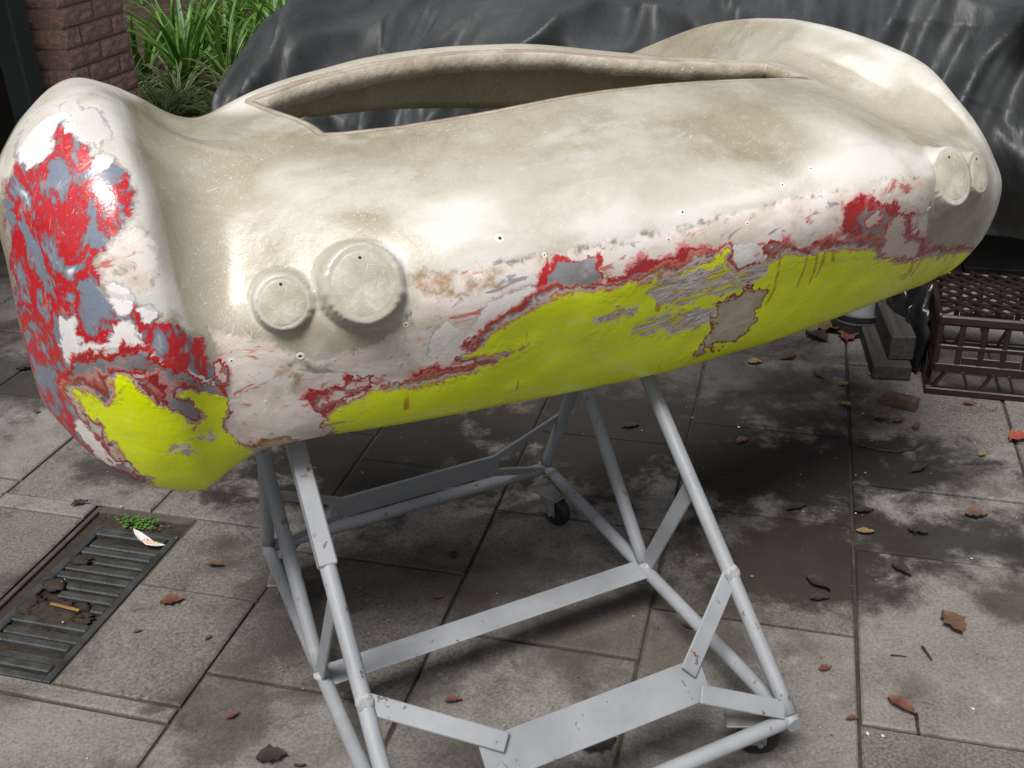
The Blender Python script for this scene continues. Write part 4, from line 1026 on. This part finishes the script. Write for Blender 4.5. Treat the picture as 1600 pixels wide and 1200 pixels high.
def plant(kind, P, label, group, n_ind, n_all, sc=1.0, seed=0):
    r = random.Random(seed)
    root = empty('spider_plant' if kind == 's' else 'strap_leaf_plant', P, r.uniform(0, 6.28), label, 'plant', group)
    pool = spider_leaves if kind == 's' else strap_leaves
    mat = MAT['spider_leaf'] if kind == 's' else MAT['strap_leaf']
    for k in range(n_ind):
        o = link('leaf', r.choice(pool), None, root)
        o.rotation_euler = (r.uniform(-.15, .15), r.uniform(-.25, .25), 6.283 * (k + r.uniform(-.4, .4)) / n_ind)
        s = sc * r.uniform(.8, 1.15); o.scale = (s, s, s)
        o.location = (r.uniform(-.02, .02), r.uniform(-.02, .02), 0)
    V, F, UV = [], [], []
    for k in range(n_all):
        if kind == 's': v, f, uv = blade(r.uniform(.2, .4) * sc, r.uniform(.010, .016) * sc, r.uniform(.6, 1.4), r.uniform(1.2, 2.8), r.uniform(-.4, .4), 6)
        else: v, f, uv = blade(r.uniform(.4, .75) * sc, r.uniform(.022, .034) * sc, r.uniform(.9, 1.5), r.uniform(.5, 2.0), r.uniform(-.4, .4), 6)
        mt = Matrix.Rotation(r.uniform(0, 6.283), 4, 'Z')
        off = Vector((r.uniform(-.04, .04), r.uniform(-.04, .04), 0))
        b = len(V)
        V += [tuple(mt @ Vector(p) + off) for p in v]; UV += uv
        F += [tuple(i + b for i in q) for q in f]
    me = mesh_uv('inner_foliage', V, F, UV, mat)
    o = link('inner_foliage', me, None, root); o['kind'] = 'stuff'
    return root
bed = from_bm('garden_bed', box_bm((-6.5, 5.25, -.1), (-2.1, 11, .06), .02), MAT['soil']); bed.rotation_euler = (0, 0, -YAW); bed['kind'] = 'structure'
SP = [(5.55, -3.95), (5.50, -3.62), (5.58, -3.28), (5.52, -2.98), (5.60, -2.68), (5.95, -4.15), (5.9, -3.75), (5.95, -3.38), (6.0, -2.9)]
SL = ['leftmost cream edged spider plant in the front row, by the brick pier', 'second spider plant of the front row from the brick pier', 'middle spider plant of the front row in the garden bed', 'fourth spider plant of the front row from the brick pier', 'front row spider plant nearest the dark tarpaulin',
      'second row spider plant nearest the brick pier', 'second row spider plant, second from the brick pier', 'second row spider plant, third from the brick pier', 'second row spider plant nearest the dark tarpaulin']
for i, ((a, b), l) in enumerate(zip(SP, SL)):
    plant('s', AB(a, b, .055), l, 'cream edged spider plants in the garden bed', 18, 34, 1.25 + .12 * math.sin(i * 2.1), 100 + i)
k_ = 0
for row, (a0, n_) in enumerate(((6.3, 6), (6.85, 7), (7.5, 7), (8.3, 7), (9.2, 7))):
    for i in range(n_):
        b = -4.5 - .12 * row + (2.25 + .1 * row) * (i + .5) / n_ + lr.uniform(-.08, .08)
        rown = ['front', 'second', 'third', 'fourth', 'rearmost'][row]
        pos = ['first', 'second', 'third', 'fourth', 'fifth', 'sixth', 'seventh'][i]
        plant('p', AB(a0 + lr.uniform(-.12, .12), b, .055), f'green strap leaved plant, {pos} from the left in the {rown} row', 'green strap leaved plants in the garden bed', 10, 16, lr.uniform(.9, 1.15), 300 + k_)
        k_ += 1
# dense shrub mass behind the bed, raised out of view to darken deck reflections
simple('hedge_leaf', srgb(66, 98, 42), .5, .45, 3, 0)
hv, hf = [], []
hr = random.Random(77)
for k in range(12000):
    b = hr.uniform(-7, 7); z = hr.uniform(0, 3.4); a = 10.6 + hr.uniform(0, 1.0) + .25 * math.sin(b * 2)
    p = AB(a, b, z); s = hr.uniform(.04, .09)
    q = Euler((hr.uniform(0, 6), hr.uniform(0, 6), hr.uniform(0, 6))).to_matrix()
    i = len(hv)
    for x, y in ((-s, 0), (0, -s * .4), (s, 0), (0, s * .4)): hv.append(tuple(p + q @ Vector((x, y, 0))))
    hf.append((i, i + 1, i + 2, i + 3))
hedge = from_py('hedge', hv, hf, MAT['hedge_leaf']); tag(hedge, 'dense green hedge closing off the garden behind the tarpaulin', 'hedge', kind='stuff')

# ------------------------------------------------------------------ tarpaulin over something parked behind
def mat_tarp():
    t = NT('black_plastic', .32, .55)
    o = t.obj()
    n = t.noise(o, 3, 6, .6)
    c = t.ramp(n, [(.3, srgb(46, 48, 49)), (.6, srgb(57, 59, 60)), (.8, srgb(72, 74, 74))])
    c = t.mix(t.step(t.noise(o, 26, 7, .75), .6, .8, 0, .35), c, srgb(98, 96, 91))
    h1 = t.noise(t.aniso(o, (2.2, 1.4, .9), (0, .4, 0)), 3.2, 2, .5, .6)
    h1 = t.math('ABSOLUTE', t.math('SUBTRACT', h1, .5))
    h2 = t.math('ABSOLUTE', t.math('SUBTRACT', t.noise(t.mapping(o, (1, 1, 1.6), (0, -.6, 0)), 17, 5, .6, .8), .5))
    h3 = t.math('ABSOLUTE', t.math('SUBTRACT', t.noise(t.aniso(o, (13, 3, 2.4), (0, .35, 0)), 1.0, 4, .55, .5), .5))
    h = t.math('ADD', t.math('MULTIPLY', h1, 2.0), t.math('ADD', t.math('MULTIPLY', h2, .25), t.math('MULTIPLY', h3, 1.6)))
    return t.done(c, t.step(n, .3, .7, .5, .64), t.bump(h, .3, .02))
MAT['tarp'] = mat_tarp()
def tarp_point(b, s):
    # s: 0 hem at the front, 1 far rear.  local (b, a, z)
    lump = .10 * math.sin(b * 1.3 + .6) + .05 * math.sin(b * 3.1)
    top = .96 + .05 * math.sin(b * 1.7 + 1.0) + .03 * math.sin(b * 4.1)
    ed = max(0, min(1, (b + 2.42) / .38))
    edge = math.sin(ed * math.pi / 2)
    hem = .27 + .05 * math.sin(b * 2.2 + 2.2)
    prof = [(0, 3.74, hem), (.12, 3.70, hem + .16), (.3, 3.80, hem + .42), (.45, 4.0, top - .12), (.56, 4.25, top), (.75, 5.1, top + .06), (.9, 5.9, top - .05), (1.0, 6.1, .25)]
    for (s0, a0, z0), (s1, a1, z1) in zip(prof, prof[1:]):
        if s <= s1 + 1e-9:
            k = (s - s0) / (s1 - s0); k = k * k * (3 - 2 * k) * .5 + k * .5
            a, z = a0 + (a1 - a0) * k, z0 + (z1 - z0) * k
            break
    a += lump * (1 - s) + (1 - edge) * .5 * (1 - s)
    z = z * (.30 + .70 * edge)
    p = Vector((b, a, z))
    # folds: sharp creases fanning down from the top, broader swags below
    def ridge(q): return .5 - abs(mnoise.noise(q))
    def crease(q, pw): return max(0, 1 - 2.2 * abs(mnoise.noise(q))) ** pw
    w = .6 + .4 * math.exp(-((s - .28) / .3) ** 2)
    warp = .25 * mnoise.noise(Vector((b * 1.1, z * 1.5, 3.3)))
    c1 = ridge(Vector((b * 1.9 + 1.1 * z + warp, z * .9 - b * .5, 4.2)))
    c2 = crease(Vector((b * 2.6 - .9 * z + warp * 4, z * 1.0 + b * .5, 9.1)), 1.6)
    c3 = crease(Vector((b * 1.5 + a, z * 3.6 + b * 1.5, 2.7)), 1.6)
    c4 = crease(Vector((b * 5.0 - 1.2 * z + warp * 5, z * 1.2 + warp * 3, a * .8 + 1)), 1.4)
    c5 = ridge(Vector((b * 9 - 3 * z + warp * 6, z * 3.5 + b * .6, a * 1.2 + 5)))
    d = .24 * c1 + .15 * c2 + .10 * c3 + .075 * c4 + .05 * c5 - .1
    p.y -= d * w
    p.z += d * .45 * (.4 + .6 * w)
    return p
tb_, ts_ = 420, 170
TV, TF = [], []
for j in range(ts_ + 1):
    s = j / ts_
    for i in range(tb_ + 1):
        TV.append(tarp_point(-2.42 + 5.6 * i / tb_, s))
for j in range(ts_):
    for i in range(tb_):
        a = j * (tb_ + 1) + i
        TF.append((a, a + 1, a + tb_ + 2, a + tb_ + 1))
tarp = from_py('tarpaulin', TV, TF, MAT['tarp'], None, True)
tarp.rotation_euler = (0, 0, -YAW)
tag(tarp, 'creased dark grey plastic tarpaulin draped over a long parked load behind the car body', 'tarpaulin')
sm = tarp.modifiers.new('thick', 'SOLIDIFY'); sm.thickness = .004; sm.offset = 1
# stand-in for the covered vehicle, added to block light below the hem
simple('blocker_dark', srgb(30, 28, 28), .8, .4, 8, .3)
cv_ = empty('under_tarp_blocker', AB(4.9, .4, 0), -YAW, 'dark stand-in for the covered vehicle, added to block light under the tarpaulin', 'blocker')
from_bm('deck', box_bm((-2.5, -.75, .42), (2.6, .95, .55), .02), MAT['blocker_dark'], cv_)
from_bm('load', box_bm((-2.3, -.45, .55), (2.5, .85, .82), .05), MAT['blocker_dark'], cv_)
for x, y in ((-1.2, -.62), (1.1, -.62), (-1.2, .8), (1.1, .8)):
    w = lathe([(.08, -.08), (.2, -.085), (.28, -.07), (.30, 0), (.28, .07), (.2, .085), (.08, .08)], 28)
    bmesh.ops.rotate(w, cent=(0, 0, 0), matrix=Matrix.Rotation(math.pi / 2, 3, 'X'), verts=w.verts)
    bmesh.ops.translate(w, vec=(x, y, .30), verts=w.verts)
    from_bm('tyre', w, MAT['rubber'], cv_, True)
pp = AB(5.05, -2.32)
pole = empty('garden_pole', (pp.x, pp.y, 0), 0, 'thin grey metal pole standing behind the tarpaulin corner', 'pole')
tube('shaft', (0, 0, 0), (0, 0, 1.9), .024, MAT['galv_plate'], pole)
from_bm('cap', lathe([(0, 1.915), (.02, 1.91), (.027, 1.9), (.027, 1.89)], 16), MAT['rubber'], pole)

# ------------------------------------------------------------------ milk crate, upside down
simple('crate_plastic', srgb(36, 22, 20), .5, .25, 10, .1)
CR = MAT['crate_plastic']
crate = empty('milk_crate', AB(3.085, .462, 0), -YAW - .015, 'dark red plastic milk crate turned upside down under the tarpaulin hem', 'crate')
CW, CH = .36, .285
def cbox(n, lo, hi, m=None, bev=.003): return from_bm(n, box_bm(lo, hi, bev, mtx=m), CR, crate)
for side in range(4):
    m = Matrix.Translation((CW / 2, CW / 2, 0)) @ Matrix.Rotation(side * math.pi / 2, 4, 'Z') @ Matrix.Translation((-CW / 2, -CW / 2, 0))
    e = .0006 * side
    cbox('bottom_rim', (-.006, -.006, .0 + e), (CW - .002, .014, .022 + e), m)
    cbox('lower_rail', (.010, .002, .074 + e), (CW - .012, .012, .104 + e), m)
    cbox('middle_rail', (.010, .003, .150 + e), (CW - .012, .012, .166 + e), m)
    cbox('upper_rail', (.004, -.002, .232 + e), (CW - .008, .014, .262 + e), m, .005)
    for i, x in enumerate((.0, .062, .124, .186, .248, .310)):
        cbox('post', (x + .003 + .0005 * i, .0035, .094), (x + .021, .0115, .240), m, .002)
    cbox('panel', (.085, .0045, .100), (.25, .0095, .128), m, .002)
    for i, (x0, x1) in enumerate(((.012, .05), (.12, .095), (.15, .18), (.25, .225), (.28, .31))):
        mm, L = axis_mtx((x0, .008, .016), (x1, .008, .08), Vector((0, 1, 0)))
        cbox('strut', (-.004, -.008, 0), (.004, .008, L), m @ mm, .001)
ztop = .262
for i in range(13):
    for sgn in (1, -1):
        k = -CW + .03 + i * .056
        p0 = Vector((max(0.012, k), 0, 0)); 
        x0, x1 = max(.014, k), min(CW - .014, k + CW)
        if x1 - x0 < .04: continue
        y0, y1 = x0 - k, x1 - k
        y0, y1 = max(.014, min(CW - .014, y0)), max(.014, min(CW - .014, y1))
        if sgn < 0: y0, y1 = CW - y0, CW - y1
        mm, L = axis_mtx((x0, y0, ztop + (.004 if sgn > 0 else .0075)), (x1, y1, ztop + (.004 if sgn > 0 else .0075)), Vector((0, 0, 1)))
        cbox('lattice_slat', (-.006, -.003, 0), (.006, .003, L), mm, 0)

# ------------------------------------------------------------------ timber, brick bit, tin, black bag
simple('old_timber', srgb(84, 76, 66), .8, .3, 14, .5)
tm = NT('weathered_timber', .8, .3)
o_ = tm.obj()
gr1 = tm.noise(tm.mapping(o_, (60, 3, 60)), 1, 6, .6)
MAT['timber'] = tm.done(tm.ramp(gr1, [(.3, srgb(46, 42, 37)), (.6, srgb(68, 63, 57)), (.8, srgb(82, 77, 71))]), None, tm.bump(gr1, .5, .004))
w1 = from_bm('timber_block', box_bm((-.058, 0, .0), (.058, .34, .05), .004), MAT['timber'])
w1.location = AB(3.148, .363, .001); w1.rotation_euler = (0, 0, -YAW + .1)
tag(w1, 'weathered timber offcut lying flat on the paving, lower one of the pair beside the crate', 'timber')
w2 = from_bm('timber_block', box_bm((-.036, 0, .0), (.040, .30, .085), .005), MAT['timber'])
w2.location = AB(3.19, .385, .0515); w2.rotation_euler = (0, 0, -YAW + .12)
tag(w2, 'thicker timber offcut resting on top of the flat one beside the crate', 'timber')
bb_ = brick_mesh(.11, 44)
hb_ = bmesh.new(); hb_.from_mesh(bb_)
for v in hb_.verts:
    v.co = Vector((v.co.x * .32, v.co.y * .95, v.co.z * .42)) + Vector((mnoise.noise(v.co * 30), mnoise.noise(v.co * 30 + Vector((4, 0, 0))), 0)) * .006
simple('old_brick', srgb(92, 72, 60), .9, .4, 40, .6)
bit = from_bm('brick_fragment', hb_, MAT['old_brick'])
bit.location = AB(3.0, .385, .002); bit.rotation_euler = (0, 0, .95)
tag(bit, 'small broken brick fragment on the paving before the crate', 'brick')
simple('tin_metal', srgb(70, 72, 72), .6, .3, 20, .1, .1)
tin = empty('round_tin', AB(3.52, .265, 0), 0, 'dull metal round tin in the shadow behind the timber offcuts', 'tin')
from_bm('body', lathe([(0, 0), (.085, 0), (.088, .003), (.088, .075), (.091, .078), (.091, .084), (.086, .084), (.084, .010), (0, .010)], 36), MAT['tin_metal'], tin, True)
from_bm('rim', lathe([(.0925, .05), (.0935, .052), (.0935, .056), (.0925, .058)], 36), MAT['tin_metal'], tin, True)
simple('bag_plastic', srgb(26, 26, 28), .3, .3, 10, .5)
bag = blob('plastic_bag', .05, .13, .22, MAT['bag_plastic'], 12, None, 4, .55, 2.2)
bag.location = AB(3.36, .442 - .02, .07)
tag(bag, 'crumpled black plastic bag stuffed between the timber and the crate', 'bag')

# ------------------------------------------------------------------ fallen leaves and twigs
simple('leaf_brown', srgb(92, 68, 52), .7, .35, 60, .3)
simple('leaf_rust', srgb(96, 58, 44), .65, .3, 60, .3)
simple('leaf_orange', srgb(140, 68, 48), .65, .25, 60, .3)
simple('leaf_dark', srgb(44, 36, 30), .8, .35, 60, .3)
simple('leaf_yellow', srgb(122, 104, 64), .7, .3, 60, .3)
simple('twig_bark', srgb(52, 42, 34), .85, .3, 60, .3)
def ground_pt(x, y, z=0):
    d = fw + rt * ((x - 800) / FPX) - up * ((y - 600) / FPX)
    t = (z - CAM_H) / d.z
    return Vector((0, 0, CAM_H)) + d * t
def leaf_mesh(kind, L, seed):
    r = random.Random(seed)
    n = 7
    v = []
    for i in range(n + 1):
        s = i / n
        w = math.sin(math.pi * min(1, max(.02, s)) ** .8) * L * (.24 if kind == 'o' else .33)
        if kind == 'm': w *= (1.22 if i % 2 else .8)
        zc = L * (.10 * math.sin(s * math.pi) + r.uniform(0, .03))
        cu = L * r.uniform(.03, .12)
        for q in (-1, 0, 1):
            v.append(((s - .5) * L, q * w + r.uniform(-.02, .02) * L, zc + abs(q) * cu - (0.04 * L if q == 0 else 0)))
    f = []
    for i in range(n):
        for k in range(2):
            a = i * 3 + k
            f.append((a, a + 1, a + 4, a + 3))
    nv = len(v)
    # stalk
    st = [(-.5 * L, -.01 * L, .01 * L), (-.5 * L, .01 * L, .01 * L), (-.78 * L, .05 * L, .004), (-.78 * L, .035 * L, .004)]
    v += st; f.append((nv, nv + 1, nv + 2, nv + 3))
    zmin = min(p[2] for p in v)
    v = [(a, b, c - zmin + .0015) for a, b, c in v]
    return v, f
LEAVES = [  # px, py, shape, length, material, turn, label
    (1408, 1107, 'o', .062, 'leaf_rust', -.9, 'slender reddish brown leaf on the paving right of the trolley front corner'),
    (1487, 975, 'm', .075, 'leaf_brown', 1.8, 'curled brown leaf lying in a damp patch at the right'),
    (1592, 686, 'm', .070, 'leaf_orange', .4, 'bright orange leaf at the right edge of the paving'),
    (1289, 1046, 'm', .028, 'leaf_rust', .2, 'small orange brown leaf right of the trolley front leg'),
    (1332, 1124, 'o', .028, 'leaf_rust', .1, 'tiny rust leaf by the paving joint below the trolley corner'),
    (1352, 833, 'o', .045, 'leaf_yellow', -.2, 'tan leaf beside the paving joint in the dark wet patch'),
    (1408, 893, 'o', .055, 'leaf_dark', -1.0, 'dark narrow leaf below the wet patch'),
    (1437, 734, 'o', .060, 'leaf_dark', .5, 'dark pointed leaf above the wet patch'),
    (1278, 915, 'o', .065, 'leaf_dark', -.9, 'long dark leaf left of the paving joint behind the trolley'),
    (1280, 937, 'o', .045, 'leaf_dark', 0, 'small black leaf under the long dark one'),
    (1245, 795, 'o', .055, 'leaf_dark', .3, 'dark leaf behind the trolley right leg in the grime'),
    (1350, 800, 'o', .05, 'leaf_dark', .0, 'dark leaf lying across the joint in the wet patch'),
    (1525, 806, 'm', .055, 'leaf_brown', -.1, 'brown leaf in the wet patch at far right'),
    (1434, 832, 'm', .05, 'leaf_dark', -.6, 'dark leaf in the middle of the wet patch'),
    (1535, 711, 'm', .03, 'leaf_yellow', .6, 'tiny yellow leaf on the clean paving at right'),
    (1378, 655, 'o', .045, 'leaf_brown', -.2, 'brown leaf below the brick fragment'),
    (1405, 658, 'm', .04, 'leaf_brown', .3, 'brown leaf beside another below the brick fragment'),
    (1432, 668, 'o', .045, 'leaf_brown', 1.1, 'tan leaf right of the pair below the brick fragment'),
    (1515, 632, 'o', .04, 'leaf_brown', -.2, 'brown leaf in front of the crate'),
    (1322, 634, 'm', .04, 'leaf_yellow', -.8, 'folded tan leaf on the joint in front of the timber offcuts'),
    (1318, 602, 'm', .04, 'leaf_yellow', .4, 'yellowish leaf on the joint left of the timber offcuts'),
    (1278, 588, 'o', .05, 'leaf_brown', 1.9, 'dull brown leaf under the car body left of the timber'),
    (1232, 560, 'm', .06, 'leaf_brown', .3, 'brown leaf furthest left of those under the right end of the car body'),
    (1180, 568, 'm', .05, 'leaf_yellow', .1, 'tan leaf just below the yellow edge of the car body'),
    (1300, 516, 'm', .11, 'leaf_brown', .2, 'large curled brown leaf in the pile beside the tin'),
    (1325, 527, 'm', .09, 'leaf_rust', 1.2, 'rusty leaf on the right of the pile beside the tin'),
    (1275, 528, 'm', .09, 'leaf_dark', 2.2, 'dark leaf on the left of the pile beside the tin'),
    (270, 941, 'm', .055, 'leaf_rust', .2, 'three lobed rust brown leaf right of the drain grate'),
    (337, 884, 'o', .045, 'leaf_brown', -.2, 'brown leaf on the paving between drain and trolley'),
    (215, 988, 'o', .02, 'leaf_rust', .3, 'tiny rust leaf below the three lobed one'),
    (326, 998, 'o', .02, 'leaf_rust', .8, 'tiny red leaf left of the trolley front leg'),
    (363, 1120, 'o', .03, 'leaf_rust', .5, 'small rust leaf at the lower left near the trolley'),
    (125, 788, 'o', .045, 'leaf_dark', .4, 'dark leaf above the drain at the left'),
    (58, 644, 'm', .022, 'leaf_rust', 1.2, 'tiny red leaf on the paving left of the car body'),
    (40, 577, 'o', .06, 'leaf_dark', .1, 'dark leaf left of the red haunch'),
    (709, 868, 'm', .03, 'leaf_dark', 1.6, 'dark diamond shaped leaf on the paving inside the trolley'),
    (685, 936, 'o', .026, 'leaf_rust', .0, 'small red brown leaf inside the trolley before the dark diamond one'),
    (708, 1096, 'o', .038, 'leaf_rust', .1, 'red brown leaf inside the trolley near the front tie plate'),
    (1075, 980, 'o', .03, 'leaf_rust', -.7, 'red brown leaf beneath the right base rail'),
    (425, 1185, 'm', .06, 'leaf_dark', .1, 'large black lobed leaf at the bottom edge left of the trolley'),
    (1028, 838, 'o', .04, 'leaf_rust', .4, 'rust leaf between the right trolley legs'),
    (1160, 690, 'm', .04, 'leaf_brown', .5, 'brown leaf behind the right front leg of the trolley'),
    (985, 668, 'o', .05, 'leaf_dark', .1, 'dark leaf behind the right middle leg'),
    (935, 1165, 'm', .075, 'leaf_dark', .2, 'black rotten leaf under the front tie plate'),
]
for i, (x, y, k, L, m, rz, lab) in enumerate(LEAVES):
    v, f = leaf_mesh(k, L, i)
    o = from_py('fallen_leaf', v, f, MAT[m], None, True)
    o.location = ground_pt(x, y, .003); o.rotation_euler = (0, 0, rz)
    tag(o, lab, 'leaf', 'fallen leaves on the paving')
def twig(pts, r, lab):
    ps = [ground_pt(x, y, .006) for x, y in pts]
    bm = bmesh.new()
    rings = []
    for i, p in enumerate(ps):
        d = (ps[min(i + 1, len(ps) - 1)] - ps[max(i - 1, 0)]).normalized()
        sx = d.cross(Vector((0, 0, 1))).normalized(); sz = Vector((0, 0, 1))
        rr = r * (1 - .5 * i / len(ps))
        rings.append([bm.verts.new(p + sx * math.cos(a) * rr + sz * math.sin(a) * rr) for a in [2 * math.pi * q / 6 for q in range(6)]])
    for a, b in zip(rings, rings[1:]):
        for q in range(6): bm.faces.new((a[q], a[(q + 1) % 6], b[(q + 1) % 6], b[q]))
    bm.faces.new(rings[0][::-1]); bm.faces.new(rings[-1])
    o = from_bm('twig', bm, MAT['twig_bark'], None, True)
    tag(o, lab, 'twig', 'twigs on the paving')
twig([(1341, 695), (1375, 703), (1400, 706), (1425, 702), (1441, 693)], .004, 'curved dark twig lying across the paving below the crate')
twig([(1432, 1115), (1434, 1135), (1437, 1147)], .0035, 'short dark twig beside the slender reddish leaf')
twig([(1441, 1010), (1450, 1022), (1456, 1031)], .003, 'short twig left of the damp patch at right')
twig([(1392, 1023), (1404, 1024), (1417, 1026)], .0016, 'thin straight twig near the damp patch')
twig([(460, 1195), (470, 1196), (478, 1194)], .003, 'stub of twig beside the large black lobed leaf')
# paint flakes and grit nobody could count
gv, gf = [], []
gq = random.Random(31)
for k in range(700):
    b, a = gq.uniform(-2.4, 1.8), gq.uniform(1.1, 3.4)
    p = AB(a, b, .003); s = gq.uniform(.0012, .004) * (1.6 if gq.random() < .08 else 1)
    th = gq.uniform(0, 6.28); i = len(gv)
    for q in range(4):
        an = th + q * 1.57
        gv.append((p.x + s * math.cos(an) * gq.uniform(.6, 1), p.y + s * math.sin(an) * gq.uniform(.6, 1), p.z + gq.uniform(0, .0015)))
    gf.append((i, i + 1, i + 2, i + 3))
simple('grit', srgb(120, 104, 88), .8, .6, 8, 0)
gritm = NT('grit_mix', .8, .3)
MAT['gritm'] = gritm.done(gritm.ramp(gritm.noise(gritm.geo(), 40, 2), [(.4, srgb(60, 46, 38)), (.5, srgb(130, 100, 80)), (.6, srgb(200, 194, 184))]))
grit = from_py('paving_grit', gv, gf, MAT['gritm'])
tag(grit, 'fine grit, bark crumbs and paint flakes strewn on the paving', 'grit', kind='stuff')
